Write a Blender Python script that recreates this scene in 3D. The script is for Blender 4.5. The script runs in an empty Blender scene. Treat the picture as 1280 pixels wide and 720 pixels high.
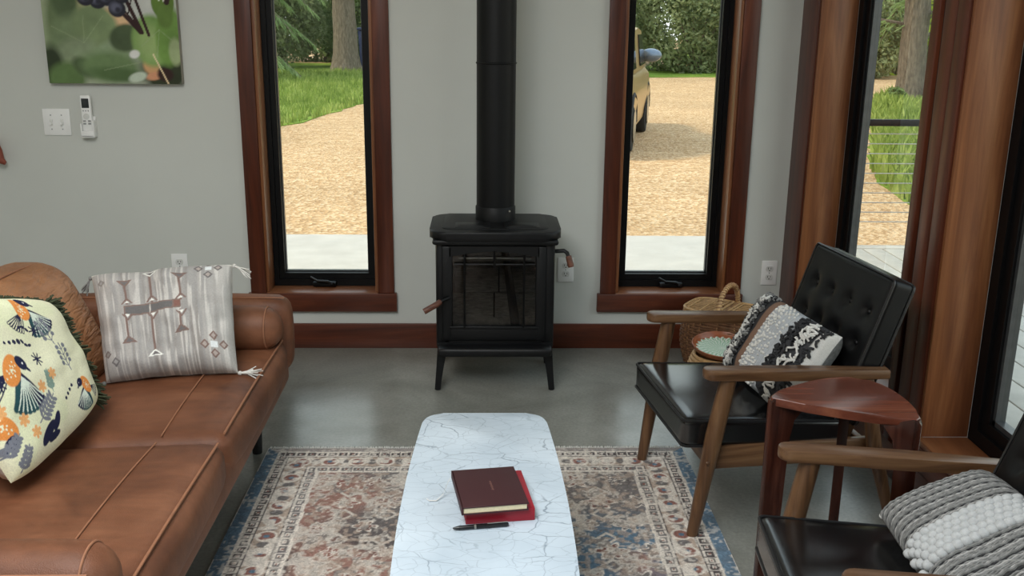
import bpy, bmesh, math, random
import numpy as np
from mathutils import Matrix, Vector
random.seed(7)
rng = np.random.default_rng(11)
PI = math.pi
SC = bpy.context.scene
COL = SC.collection

def S(r, g, b):
    f = lambda c: c / 12.92 if c <= .04045 else ((c + .055) / 1.055) ** 2.4
    return (f(r / 255), f(g / 255), f(b / 255), 1.0)

# ------------------------------------------------------------------ camera
cam_d = bpy.data.cameras.new('camera')
cam = bpy.data.objects.new('camera', cam_d)
COL.objects.link(cam)
cam_d.sensor_width = 36.0
cam_d.lens = 36.0 * 1233.0 / 1280.0
cam_d.clip_start = .02
cam_d.clip_end = 300
def _n(v): return v / np.linalg.norm(v)
_Y = _n(np.array([(605 - 640) / 1233., (360 - 20) / 1233., -1]))
_Z = -_n(np.array([(592 - 640), -(4830 - 360), -1233.]))
_Z = _n(_Z - _Y * _Z.dot(_Y))
_X = np.cross(_Y, _Z)
_R = np.stack([_X, _Y, _Z])
m4 = Matrix([list(_R[i]) + [0] for i in range(3)] + [[0, 0, 0, 1]])
m4.translation = Vector((0, 0, 1.4844))
cam.matrix_world = m4
SC.camera = cam

# ------------------------------------------------------------------ world, sun, added fill lights, exposure
SC.view_settings.view_transform = 'Standard'
SC.view_settings.look = 'None'
SC.view_settings.exposure = 0.85
SC.view_settings.gamma = 1.0
SC.view_settings.use_curve_mapping = False
W = bpy.data.worlds.new('sky'); SC.world = W; W.use_nodes = True
wn, wl = W.node_tree.nodes, W.node_tree.links
wn.clear()
bg = wn.new('ShaderNodeBackground'); wo = wn.new('ShaderNodeOutputWorld')
tc = wn.new('ShaderNodeTexCoord'); sx = wn.new('ShaderNodeSeparateXYZ'); rp = wn.new('ShaderNodeValToRGB')
rp.color_ramp.elements[0].position = 0.0; rp.color_ramp.elements[0].color = (.92, .95, .92, 1)
rp.color_ramp.elements[1].position = 0.9; rp.color_ramp.elements[1].color = (.66, .82, 1.0, 1)
wl.new(tc.outputs['Generated'], sx.inputs[0]); wl.new(sx.outputs['Z'], rp.inputs[0])
wl.new(rp.outputs[0], bg.inputs[0]); wl.new(bg.outputs[0], wo.inputs[0])
bg.inputs[1].default_value = 1.45
sun_d = bpy.data.lights.new('sun', 'SUN'); sun = bpy.data.objects.new('sun', sun_d); COL.objects.link(sun)
sun_d.energy = 2.5; sun_d.angle = math.radians(9); sun_d.color = (1.0, .86, .66)
sun.rotation_euler = Vector((.80, .22, -.85)).to_track_quat('-Z', 'Y').to_euler()
def fill_light(loc, size, watts, col):  # unseen area light added under the ceiling to brighten the room
    d = bpy.data.lights.new('fill_light', 'AREA'); d.shape = 'RECTANGLE'; d.size, d.size_y = size
    d.energy = watts; d.color = col
    o = bpy.data.objects.new('fill_light', d); COL.objects.link(o); o.location = loc
fill_light((-.7, .3, 2.66), (1.2, 1.6), 46, (.93, .97, 1.0))
fill_light((-1.0, 1.6, 2.66), (1.2, 1.2), 14, (1.0, .95, .88))

# ------------------------------------------------------------------ materials
class NT:
    def __init__(s, name):
        s.m = bpy.data.materials.new(name); s.m.use_nodes = True
        s.n = s.m.node_tree.nodes; s.l = s.m.node_tree.links
        s.b = s.n['Principled BSDF']; s.out = s.n['Material Output']
    def add(s, t, **kw):
        x = s.n.new('ShaderNode' + t)
        for k, v in kw.items():
            if k in x.inputs: x.inputs[k].default_value = v
            else: setattr(x, k, v)
        return x
    def link(s, a, b): s.l.new(a, b)
    def coords(s, scale=(1, 1, 1), rot=(0, 0, 0)):
        t = s.add('TexCoord'); mp = s.add('Mapping'); mp.inputs['Scale'].default_value = scale
        mp.inputs['Rotation'].default_value = rot
        s.link(t.outputs['Object'], mp.inputs[0]); return mp.outputs[0]
    def noise(s, co, scale, detail=4, rough=.55, dist=0):
        x = s.add('TexNoise'); s.link(co, x.inputs['Vector'])
        x.inputs['Scale'].default_value = scale; x.inputs['Detail'].default_value = detail
        x.inputs['Roughness'].default_value = rough; x.inputs['Distortion'].default_value = dist
        return x.outputs['Fac']
    def ramp(s, fac, stops):
        x = s.add('ValToRGB'); e = x.color_ramp.elements
        while len(e) < len(stops): e.new(.5)
        for i, (p, c) in enumerate(stops): e[i].position = p; e[i].color = c
        s.link(fac, x.inputs[0]); return x.outputs[0]
    def mix(s, fac, a, b, mode='MIX'):
        x = s.add('MixRGB', blend_type=mode)
        for k, v in ((0, fac), (1, a), (2, b)):
            if hasattr(v, 'is_linked') or hasattr(v, 'links'): s.link(v, x.inputs[k])
            else: x.inputs[k].default_value = v
        return x.outputs[0]
    def bump(s, h, strength=.2, dist=.01):
        x = s.add('Bump'); x.inputs['Strength'].default_value = strength; x.inputs['Distance'].default_value = dist
        s.link(h, x.inputs['Height']); s.link(x.outputs[0], s.b.inputs['Normal'])
    def fin(s, col=None, rough=.5, metal=0, spec=.5):
        if col is not None:
            if hasattr(col, 'links'): s.link(col, s.b.inputs['Base Color'])
            else: s.b.inputs['Base Color'].default_value = col
        s.b.inputs['Roughness'].default_value = rough; s.b.inputs['Metallic'].default_value = metal
        s.b.inputs['Specular IOR Level'].default_value = spec
        return s.m

def plain(name, col, rough=.5, metal=0, spec=.5, var=.12, scale=30, bump=0, bscale=200):
    t = NT(name); co = t.coords()
    n = t.noise(co, scale, 3)
    d = tuple(c * (1 - var) for c in col[:3]) + (1,); l = tuple(min(1, c * (1 + var)) for c in col[:3]) + (1,)
    c = t.ramp(n, [(.3, d), (.7, l)])
    if bump: t.bump(t.noise(co, bscale, 3), bump, .002)
    return t.fin(c, rough, metal, spec)

def wood(name, dark, mid, light, axis='Z', rough=.38, scale=1.0, spec=.45):
    t = NT(name)
    s = {'X': (.7, 9, 9), 'Y': (9, .7, 9), 'Z': (9, 9, .7)}[axis]
    co = t.coords(tuple(v * scale for v in s))
    n1 = t.noise(co, 1.6, 6, .6, 1.2)
    c1 = t.ramp(n1, [(.28, dark), (.5, mid), (.74, light)])
    s2 = {'X': (1.5, 90, 90), 'Y': (90, 1.5, 90), 'Z': (90, 90, 1.5)}[axis]
    co2 = t.coords(s2)
    n2 = t.noise(co2, 1.5, 3)
    c = t.mix(.35, c1, t.ramp(n2, [(.3, (.45, .42, .4, 1)), (.65, (1, 1, 1, 1))]), 'MULTIPLY')
    t.bump(n2, .06, .002)
    return t.fin(c, rough, 0, spec)

def vcol(name, rough=.85, bump=.25, bscale=500, spec=.2, grain=.25, gscale=300, sheen=0):
    t = NT(name); a = t.add('VertexColor', layer_name='Col')
    co = t.coords(); n = t.noise(co, gscale, 3)
    c = t.mix(grain, a.outputs[0], t.ramp(n, [(.25, (.35, .35, .35, 1)), (.75, (1.5, 1.5, 1.5, 1))]), 'MULTIPLY')
    if bump: t.bump(t.noise(co, bscale, 2), bump, .002)
    return t.fin(c, rough, 0, spec)

M = {}
# plastered wall
t = NT('wall_paint'); co = t.coords()
c = t.ramp(t.noise(co, 1.3, 3), [(.3, S(206, 208, 202)), (.7, S(213, 215, 209))])
t.bump(t.noise(co, 260, 2), .10, .002); M['wall'] = t.fin(c, .75, 0, .25)
M['ceiling'] = plain('ceiling_paint', S(225, 224, 218), .8, var=.03)
# polished concrete
t = NT('polished_concrete'); co = t.coords()
a = t.ramp(t.noise(co, 1.7, 8, .62, .6), [(.28, S(116, 116, 109)), (.5, S(138, 138, 130)), (.72, S(160, 160, 152))])
b = t.ramp(t.noise(co, 90, 3), [(.3, (.86, .86, .86, 1)), (.7, (1.06, 1.06, 1.06, 1))])
v = t.add('TexVoronoi'); t.link(co, v.inputs['Vector']); v.inputs['Scale'].default_value = 55
sp = t.ramp(v.outputs['Distance'], [(.03, S(215, 212, 205)), (.09, (0, 0, 0, 1))])
spm = t.ramp(t.noise(co, 3.1, 4), [(.55, (0, 0, 0, 1)), (.72, (.5, .5, .5, 1))])
c = t.mix(1, a, b, 'MULTIPLY'); c = t.mix(spm, c, t.mix(1, c, sp, 'ADD'))
rr = t.ramp(t.noise(co, 6, 4), [(.3, (.15, .15, .15, 1)), (.7, (.27, .27, .27, 1))])
t.link(rr, t.b.inputs['Roughness']); t.bump(t.noise(co, 40, 4), .03, .004)
m_ = t.fin(c, .3, 0, .5); t.link(rr, t.b.inputs['Roughness']); M['concrete'] = m_
M['slab'] = plain('outdoor_concrete', S(192, 184, 174), .85, var=.09, scale=5, bump=.2)
for ax in 'XYZ':
    M['trim' + ax] = wood('shaded_stained_fir_' + ax, S(62, 28, 17), S(90, 43, 26), S(116, 60, 36), ax, .36)  # fir coloured darker, standing for shade on the backlit casings
    M['jamb' + ax] = wood('lit_stained_fir_' + ax, S(104, 60, 37), S(134, 84, 52), S(160, 108, 70), ax, .34)  # same fir coloured lighter, standing for daylight on jambs and sills
    M['walnut' + ax] = wood('chair_walnut_' + ax, S(70, 46, 30), S(102, 72, 48), S(130, 98, 68), ax, .34, 2.2)
    M['cherry' + ax] = wood('dark_cherry_' + ax, S(34, 16, 12), S(58, 29, 21), S(88, 50, 38), ax, .25, 1.4)
M['cherry_top'] = wood('cherry_top', S(84, 40, 28), S(112, 60, 43), S(146, 90, 66), 'X', .27, .6)  # same cherry lightened, sheen on the top put into the colour
M['yarn_loop'] = plain('off_white_yarn', S(188, 190, 190), .95, var=.12, scale=120)
M['black_frame'] = plain('black_window_frame', S(7, 7, 8), .5, 0, .25, var=.1)
M['bead'] = plain('grey_glazing_bead', S(84, 86, 87), .35, .6)
M['black_metal'] = plain('black_metal', S(22, 22, 23), .4, .6)
M['stove'] = plain('stove_enamel', S(12, 13, 15), .45, 0, .35, bump=.12, bscale=350)
M['pipe'] = plain('stovepipe_black', S(9, 10, 11), .5, 0, .3)
M['steel'] = plain('bright_steel', S(170, 168, 162), .28, .9)
M['grip'] = wood('grip_wood', S(84, 50, 38), S(112, 70, 54), S(136, 90, 70), 'X', .45, 3)
M['white_plastic'] = plain('white_plastic', S(246, 246, 244), .35, var=.02)
M['off_plastic'] = plain('pale_plastic', S(222, 222, 218), .45, var=.03)
M['grey_plastic'] = plain('grey_plastic', S(150, 152, 152), .45)
M['screen'] = plain('dark_screen', S(38, 42, 44), .2, var=.2)
M['dark'] = plain('dark_slot', S(24, 24, 24), .7)
# glass: real pane, part clear part mirror
t = NT('window_glass'); tr = t.add('BsdfTransparent'); tr.inputs[0].default_value = (.80, .82, .80, 1)
gl = t.add('BsdfGlossy'); gl.inputs['Roughness'].default_value = .02
fr = t.add('Fresnel'); fr.inputs['IOR'].default_value = 1.45
ge = t.add('NewGeometry'); iv = t.add('Math', operation='SUBTRACT'); iv.inputs[0].default_value = 1; t.link(ge.outputs['Backfacing'], iv.inputs[1])
mu = t.add('Math', operation='MULTIPLY'); t.link(fr.outputs[0], mu.inputs[0]); t.link(iv.outputs[0], mu.inputs[1])
mx = t.add('MixShader'); t.link(mu.outputs[0], mx.inputs[0]); t.link(tr.outputs[0], mx.inputs[1]); t.link(gl.outputs[0], mx.inputs[2])
t.link(mx.outputs[0], t.out.inputs[0]); M['glass'] = t.m
t = NT('stove_glass'); tr = t.add('BsdfTransparent'); tr.inputs[0].default_value = (.58, .58, .57, 1)
gl = t.add('BsdfGlossy'); gl.inputs['Roughness'].default_value = .05
fr = t.add('Fresnel'); fr.inputs['IOR'].default_value = 1.6
ge = t.add('NewGeometry'); iv = t.add('Math', operation='SUBTRACT'); iv.inputs[0].default_value = 1; t.link(ge.outputs['Backfacing'], iv.inputs[1])
mu = t.add('Math', operation='MULTIPLY'); t.link(fr.outputs[0], mu.inputs[0]); t.link(iv.outputs[0], mu.inputs[1])
mx = t.add('MixShader'); t.link(mu.outputs[0], mx.inputs[0]); t.link(tr.outputs[0], mx.inputs[1]); t.link(gl.outputs[0], mx.inputs[2])
t.link(mx.outputs[0], t.out.inputs[0]); M['stove_glass'] = t.m
t = NT('fire_brick'); co = t.coords((3, 1, 14)); c = t.ramp(t.noise(co, 9, 6, .7), [(.3, S(96, 92, 86)), (.5, S(160, 154, 146)), (.7, S(206, 200, 190))])
t.bump(t.noise(co, 12, 4), .5, .01); M['fire_brick'] = t.fin(c, .95)
# leather
t = NT('tan_leather'); co = t.coords()
a = t.ramp(t.noise(co, 4.5, 6, .62, .4), [(.3, S(90, 54, 36)), (.5, S(114, 71, 48)), (.72, S(136, 90, 64))])
b = t.ramp(t.noise(t.coords((3, 18, 18)), 2.2, 5), [(.3, (.86, .86, .86, 1)), (.7, (1.08, 1.08, 1.08, 1))])
t.bump(t.mix(.5, t.noise(co, 420, 2), t.noise(t.coords((2, 9, 9)), 3.5, 4, .5, .8)), .3, .006)
M['leather'] = t.fin(t.mix(1, a, b, 'MULTIPLY'), .5, 0, .4)
t = NT('tan_leather_gathered_lit'); co = t.coords()
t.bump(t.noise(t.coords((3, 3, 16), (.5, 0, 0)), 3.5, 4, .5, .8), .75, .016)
a = t.ramp(t.noise(co, 4.5, 6, .62, .4), [(.3, S(132, 88, 58)), (.5, S(166, 116, 80)), (.72, S(190, 138, 100))])  # same leather lightened, window light on the back cushions put into colour
M['leather_back_lit'] = t.fin(a, .45, 0, .45)
M['stitch'] = plain('pale_stitch', S(150, 102, 74), .7)
t = NT('black_vinyl'); co = t.coords(); t.bump(t.noise(co, 500, 2), .12, .001)
M['vinyl'] = t.fin(t.ramp(t.noise(co, 5, 3), [(.3, S(15, 15, 16)), (.7, S(20, 20, 21))]), .19, 0, 1.0)
t = NT('black_vinyl_back'); co = t.coords(); t.bump(t.noise(co, 500, 2), .12, .001)
M['vinyl_back'] = t.fin(S(12, 12, 13), .40, 0, .35)
M['piping'] = plain('black_piping', S(30, 30, 31), .3)
# marble
t = NT('white_marble'); co = t.coords()
w = t.add('TexNoise'); t.link(co, w.inputs['Vector']); w.inputs['Scale'].default_value = 5; w.inputs['Detail'].default_value = 5
va = t.add('VectorMath', operation='MULTIPLY_ADD'); t.link(w.outputs['Color'], va.inputs[0]); va.inputs[1].default_value = (.16, .16, .16); t.link(t.coords((1, 1.8, 1)), va.inputs[2])
def vein(scale, lo, hi, wdt):
    v = t.add('TexVoronoi', feature='DISTANCE_TO_EDGE'); t.link(va.outputs[0], v.inputs['Vector']); v.inputs['Scale'].default_value = scale
    return t.ramp(v.outputs['Distance'], [(0, lo), (wdt, hi)])
base = t.ramp(t.noise(co, 3.5, 5), [(.3, S(186, 200, 212)), (.7, S(214, 226, 236))])
v1 = vein(8, S(176, 180, 186), (1, 1, 1, 1), .02); v2 = vein(19, S(206, 209, 213), (1, 1, 1, 1), .03)
mk = t.ramp(t.noise(co, 6, 3), [(.42, (.1, .1, .1, 1)), (.6, (1, 1, 1, 1))])
c = t.mix(mk, base, t.mix(1, base, v1, 'MULTIPLY')); c = t.mix(.6, c, t.mix(1, c, v2, 'MULTIPLY'))
M['marble'] = t.fin(c, .22, 0, .5)
M['maroon'] = plain('maroon_cloth_cover', S(58, 22, 26), .6, var=.12, scale=300, bump=.15, bscale=900)
M['red'] = plain('red_cover', S(150, 16, 36), .42, var=.06)
M['paper'] = plain('page_edges', S(228, 214, 178), .8, var=.06, scale=200)
M['ribbon'] = plain('white_ribbon', S(230, 230, 228), .5)
M['gilt'] = plain('dull_gilt', S(120, 84, 74), .5)
M['pen'] = plain('black_pen', S(14, 14, 18), .25)
t = NT('wicker_cane'); co = t.coords(); t.bump(t.noise(co, 260, 3), .3, .002)
M['wicker'] = t.fin(t.ramp(t.noise(co, 34, 4), [(.3, S(112, 76, 48)), (.5, S(158, 116, 78)), (.72, S(200, 160, 116))]), .5)
M['wicker_pale'] = plain('pale_cane', S(196, 158, 110), .5, var=.25, scale=60)
M['wicker_dark'] = plain('dark_cane', S(112, 78, 54), .55, var=.3, scale=50)
M['terracotta'] = plain('brown_glaze', S(150, 84, 52), .35, var=.15)
M['yarn_black'] = plain('charcoal_yarn', S(48, 48, 50), .95, var=.35, scale=120)
M['yarn_grey'] = plain('grey_yarn', S(128, 128, 126), .95, var=.3, scale=90)
M['yarn_white'] = plain('white_yarn', S(214, 212, 206), .95, var=.14, scale=120)
M['yarn_light'] = plain('light_grey_yarn', S(170, 168, 166), .95, var=.25, scale=90)
M['yarn_taupe'] = plain('taupe_yarn', S(122, 108, 98), .95, var=.2, scale=120)
M['yarn_green'] = plain('dark_green_yarn', S(58, 64, 44), .95, var=.35, scale=120)
M['print'] = vcol('printed_cloth')
M['canvas_print'] = vcol('canvas_print', .6, .1, 700, .3, .08)
M['rug'] = vcol('woven_rug', .95, .6, 260, .1, .5, 190)
M['glaze'] = vcol('glazed_leaf_print', .25, 0, 1, .5, .05)
M['canvas_edge'] = plain('canvas_edge', S(150, 146, 134), .8)
M['reddish'] = plain('reddish_wood', S(134, 66, 48), .5)
# outdoors
t = NT('gravel'); co = t.coords()
v = t.add('TexVoronoi'); t.link(co, v.inputs['Vector']); v.inputs['Scale'].default_value = 34
g1 = t.ramp(v.outputs['Color'], [(.1, S(172, 138, 104)), (.5, S(204, 170, 130)), (.9, S(226, 200, 166))])
g2 = t.ramp(t.noise(co, .5, 5), [(.3, (.85, .84, .82, 1)), (.7, (1.08, 1.06, 1.03, 1))])
g3 = t.ramp(t.noise(t.coords((1, 3.5, 1)), 2.2, 5, .7), [(.3, (.84, .8, .76, 1)), (.62, (1.05, 1.05, 1.05, 1))])
t.bump(v.outputs['Distance'], .6, .03)
M['gravel'] = t.fin(t.mix(1, t.mix(1, g1, g2, 'MULTIPLY'), g3, 'MULTIPLY'), .95, 0, .1)
t = NT('lawn_soil'); co = t.coords()
M['lawn'] = t.fin(t.ramp(t.noise(co, 1.2, 6, .7), [(.3, S(92, 112, 46)), (.55, S(126, 150, 62)), (.75, S(160, 172, 92))]), .95, 0, .1)
def leafmat(name, d, m_, l, sc=1.6, trans=.35):
    t = NT(name); co = t.coords()
    c = t.ramp(t.noise(co, sc, 5, .7), [(.3, d), (.5, m_), (.72, l)])
    df = t.add('BsdfDiffuse'); tl = t.add('BsdfTranslucent'); mx = t.add('MixShader'); mx.inputs[0].default_value = trans
    t.link(c, df.inputs[0]); t.link(c, tl.inputs[0]); t.link(df.outputs[0], mx.inputs[1]); t.link(tl.outputs[0], mx.inputs[2])
    t.link(mx.outputs[0], t.out.inputs[0]); return t.m
M['grass'] = leafmat('grass_blades', S(94, 116, 52), S(144, 162, 82), S(194, 200, 126), 2.6)
M['leaf_dark'] = leafmat('hazed_dark_leaves', S(94, 102, 74), S(134, 144, 104), S(180, 186, 144))  # dark and mid leaf greens greyed and lightened to stand for distance haze
M['leaf_mid'] = leafmat('hazed_mid_leaves', S(92, 108, 70), S(130, 148, 98), S(176, 188, 136))
M['leaf_yellow'] = leafmat('yellow_green_leaves', S(120, 142, 54), S(168, 186, 74), S(208, 214, 112))
M['needle'] = leafmat('spruce_needles', S(104, 128, 88), S(150, 172, 116), S(192, 206, 148), 1.2)
t = NT('bark'); co = t.coords((6, 6, 1.6)); n = t.noise(co, 4, 6, .7); t.bump(n, .9, .05)
M['bark'] = t.fin(t.ramp(n, [(.3, S(84, 76, 66)), (.5, S(122, 110, 97)), (.72, S(150, 138, 122))]), .95, 0, .1)
M['deck'] = plain('weathered_deck_board', S(176, 170, 160), .8, var=.14, scale=7, bump=.2)
M['gold_paint'] = plain('champagne_car_paint', S(186, 152, 100), .28, .5, .6, var=.03)
M['car_glass'] = plain('dark_car_glass', S(30, 34, 36), .08)
M['tyre'] = plain('black_tyre', S(34, 33, 32), .85)
M['mirror_shell'] = plain('blue_grey_mirror_shell', S(112, 124, 140), .2, .4)
M['lamp_red'] = plain('red_lamp_lens', S(150, 20, 18), .2)
M['bin_blue'] = plain('navy_plastic', S(44, 54, 92), .5)

# ------------------------------------------------------------------ helpers
MW = {}
class MB:
    def __init__(s): s.v = []; s.f = []; s.c = []
    def raw(s, vs, fs):
        o = len(s.v); s.v += [tuple(p) for p in vs]; s.f += [tuple(i + o for i in f) for f in fs]; return s
    def box(s, lo, hi, bev=0.0, seg=2, mat=None):
        bm = bmesh.new(); bmesh.ops.create_cube(bm, size=1)
        c = [(a + b) / 2 for a, b in zip(lo, hi)]; d = [b - a for a, b in zip(lo, hi)]
        for v in bm.verts: v.co = Vector((c[0] + v.co.x * d[0], c[1] + v.co.y * d[1], c[2] + v.co.z * d[2]))
        if bev: bmesh.ops.bevel(bm, geom=list(bm.edges), offset=min(bev, min(abs(x) for x in d) * .45), segments=seg, profile=.5, affect='EDGES')
        if mat:
            for v in bm.verts: v.co = mat @ v.co
        bm.verts.index_update()
        s.raw([tuple(v.co) for v in bm.verts], [[v.index for v in f.verts] for f in bm.faces]); bm.free(); return s
    def tube(s, path, r, n=8, closed=False, cap=True, flat=1.0):
        P = [Vector(p) for p in path]; k = len(P)
        R = r if hasattr(r, '__len__') else [r] * k
        rings = []; up = None
        for i in range(k):
            a = P[i - 1] if (i > 0 or closed) else P[0]; b = P[(i + 1) % k] if (i < k - 1 or closed) else P[-1]
            t = (b - a)
            if t.length < 1e-9: t = Vector((0, 0, 1))
            t.normalize()
            if up is None: up = Vector((0, 0, 1)) if abs(t.z) < .9 else Vector((1, 0, 0))
            x = up - t * up.dot(t)
            if x.length < 1e-6: x = Vector((1, 0, 0)) - t * t.x
            x.normalize(); up = x; y = t.cross(x)
            rings.append([P[i] + (x * math.cos(2 * PI * j / n) * flat + y * math.sin(2 * PI * j / n)) * R[i] for j in range(n)])
        vs = [p for rg in rings for p in rg]; fs = []
        for i in range(k if closed else k - 1):
            a, b = i * n, ((i + 1) % k) * n
            for j in range(n): fs.append((a + j, a + (j + 1) % n, b + (j + 1) % n, b + j))
        if cap and not closed: fs.append(tuple(range(n))[::-1]); fs.append(tuple((k - 1) * n + j for j in range(n)))
        return s.raw(vs, fs)
    def lathe(s, prof, n=32, c=(0, 0, 0)):
        vs = [(c[0] + r * math.cos(2 * PI * j / n), c[1] + r * math.sin(2 * PI * j / n), c[2] + z) for r, z in prof for j in range(n)]
        fs = [(i * n + j, i * n + (j + 1) % n, (i + 1) * n + (j + 1) % n, (i + 1) * n + j) for i in range(len(prof) - 1) for j in range(n)]
        return s.raw(vs, fs)
    def prism(s, pts, h0, h1, f=lambda a, b, h: (a, b, h), bev=0.0, seg=2):
        bm = bmesh.new(); k = len(pts)
        b = [bm.verts.new((p[0], p[1], h0)) for p in pts]; tp = [bm.verts.new((p[0], p[1], h1)) for p in pts]
        bm.faces.new(b[::-1]); bm.faces.new(tp)
        for i in range(k): bm.faces.new((b[i], b[(i + 1) % k], tp[(i + 1) % k], tp[i]))
        if bev:
            ed = [e for e in bm.edges if (e.verts[0].co.z == e.verts[1].co.z)]
            bmesh.ops.bevel(bm, geom=ed, offset=bev, segments=seg, profile=.5, affect='EDGES')
        bm.verts.index_update()
        s.raw([f(*v.co) for v in bm.verts], [[v.index for v in q.verts] for q in bm.faces]); bm.free(); return s
    def soft(s, lo, hi, r, bulge=(0, 0, 0), n=10, fn=None):
        """rounded box with crowned faces"""
        idx = {}; vs = []; fs = []
        c = Vector([(a + b) / 2 for a, b in zip(lo, hi)]); h = Vector([(b - a) / 2 for a, b in zip(lo, hi)])
        r = min(r, min(h) * .98)
        def vert(q):
            key = tuple(round(x * 4096) for x in q)
            if key in idx: return idx[key]
            p = Vector((q[0] * h[0], q[1] * h[1], q[2] * h[2]))
            inn = Vector([max(-(h[i] - r), min(h[i] - r, p[i])) for i in range(3)])
            d = p - inn
            if d.length > 0: p = inn + d.normalized() * r
            u = [min(1, abs(p[i]) / h[i]) for i in range(3)]
            for i in range(3):
                j, k = (i + 1) % 3, (i + 2) % 3
                p[i] += (p[i] / h[i]) * bulge[i] * (1 - u[j] ** 2) * (1 - u[k] ** 2)
            p = c + p
            if fn: p = Vector(fn(p))
            idx[key] = len(vs); vs.append(tuple(p)); return idx[key]
        # non-uniform spacing: denser near the rounded rims
        t = [math.sin((i / n - .5) * PI) for i in range(n + 1)]
        t = [.55 * a + .45 * (2 * i / n - 1) for i, a in enumerate(t)]
        for ax in range(3):
            for sg in (-1, 1):
                for i in range(n):
                    for j in range(n):
                        q = []
                        for a, b in ((t[i], t[j]), (t[i + 1], t[j]), (t[i + 1], t[j + 1]), (t[i], t[j + 1])):
                            p = [0, 0, 0]; p[ax] = sg; p[(ax + 1) % 3] = a; p[(ax + 2) % 3] = b; q.append(vert(p))
                        if sg < 0: q = q[::-1]
                        fs.append(tuple(q))
        return s.raw(vs, fs)
    def ball(s, c, r, n=8, m=6):
        r = r if hasattr(r, '__len__') else (r, r, r)
        vs = [(c[0], c[1], c[2] - r[2])]
        for i in range(1, m):
            a = -PI / 2 + PI * i / m
            for j in range(n): vs.append((c[0] + r[0] * math.cos(a) * math.cos(2 * PI * j / n), c[1] + r[1] * math.cos(a) * math.sin(2 * PI * j / n), c[2] + r[2] * math.sin(a)))
        vs.append((c[0], c[1], c[2] + r[2])); fs = []
        for j in range(n): fs.append((0, 1 + (j + 1) % n, 1 + j)); e = 1 + (m - 2) * n; fs.append((e + j, e + (j + 1) % n, len(vs) - 1))
        for i in range(m - 2):
            for j in range(n): a = 1 + i * n; fs.append((a + j, a + (j + 1) % n, a + n + (j + 1) % n, a + n + j))
        return s.raw(vs, fs)
    def build(s, name, mat, parent=None, smooth=True, kind=None, label=None, world=True, angle=40):
        vs = s.v
        if parent is not None and world:
            inv = MW[parent.name].inverted(); vs = [tuple(inv @ Vector(p)) for p in vs]
        me = bpy.data.meshes.new(name); me.from_pydata(vs, [], s.f); me.update()
        bm = bmesh.new(); bm.from_mesh(me); bmesh.ops.recalc_face_normals(bm, faces=bm.faces)
        if smooth:
            for f in bm.faces: f.smooth = True
            lim = math.radians(angle)
            for e in bm.edges:
                if len(e.link_faces) == 2 and e.calc_face_angle(0) > lim: e.smooth = False
        bm.to_mesh(me); bm.free()
        me.materials.append(mat)
        return link(name, me, parent, kind, label)

def link(name, me, parent=None, kind=None, label=None):
    o = bpy.data.objects.new(name, me); COL.objects.link(o)
    if parent is not None: o.parent = parent; MW[o.name] = MW[parent.name]
    else: MW[o.name] = Matrix.Identity(4)
    if kind: o['kind'] = kind
    if label: o['label'] = label
    return o

def tag(o, label, cat, group=None):
    o['label'] = label; o['category'] = cat
    if group: o['group'] = group
    return o

def thing(name, label, cat, loc=(0, 0, 0), rz=0, group=None, kind=None):
    o = bpy.data.objects.new(name, None); COL.objects.link(o); o.empty_display_size = .05
    o.location = loc; o.rotation_euler = (0, 0, rz)
    MW[o.name] = Matrix.Translation(loc) @ Matrix.Rotation(rz, 4, 'Z')
    if kind: o['kind'] = kind
    else: tag(o, label, cat, group)
    return o

def gridmesh(name, P, Cc, mat, parent, both=False, label=None, kind=None):
    """P (nv,nu,3) world points, Cc (nv,nu,3) linear colours"""
    nv, nu = P.shape[:2]
    inv = np.array(MW[parent.name].inverted()) if parent is not None else np.eye(4)
    V = P.reshape(-1, 3) @ inv[:3, :3].T + inv[:3, 3]
    i = np.arange(nv * nu).reshape(nv, nu)
    F = np.stack([i[:-1, :-1], i[:-1, 1:], i[1:, 1:], i[1:, :-1]], -1).reshape(-1, 4)
    me = fast(name, V, F, mat, True)
    if Cc is not None:
        a = me.color_attributes.new('Col', 'FLOAT_COLOR', 'POINT')
        a.data.foreach_set('color', np.concatenate([Cc.reshape(-1, 3), np.ones((nv * nu, 1))], 1).astype(np.float32).ravel())
    return link(name, me, parent, kind, label)

def fast(name, V, F, mat, smooth=False):
    k = F.shape[1]; me = bpy.data.meshes.new(name)
    me.vertices.add(len(V)); me.vertices.foreach_set('co', np.asarray(V, np.float32).ravel())
    me.loops.add(F.size); me.loops.foreach_set('vertex_index', F.astype(np.int32).ravel())
    me.polygons.add(len(F)); me.polygons.foreach_set('loop_start', np.arange(0, F.size, k, dtype=np.int32))
    me.polygons.foreach_set('loop_total', np.full(len(F), k, np.int32))
    if smooth: me.polygons.foreach_set('use_smooth', np.ones(len(F), bool))
    me.update(calc_edges=True); me.materials.append(mat); return me

def vnoise(x, y, sc, seed):
    """value noise on arrays"""
    r = np.random.default_rng(seed); G = r.random((128, 128))
    x = x * sc + 50.3; y = y * sc + 50.7
    xi = np.floor(x).astype(int); yi = np.floor(y).astype(int); fx = x - xi; fy = y - yi
    fx = fx * fx * (3 - 2 * fx); fy = fy * fy * (3 - 2 * fy)
    g = lambda a, b: G[a % 128, b % 128]
    return (g(xi, yi) * (1 - fx) + g(xi + 1, yi) * fx) * (1 - fy) + (g(xi, yi + 1) * (1 - fx) + g(xi + 1, yi + 1) * fx) * fy

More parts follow.
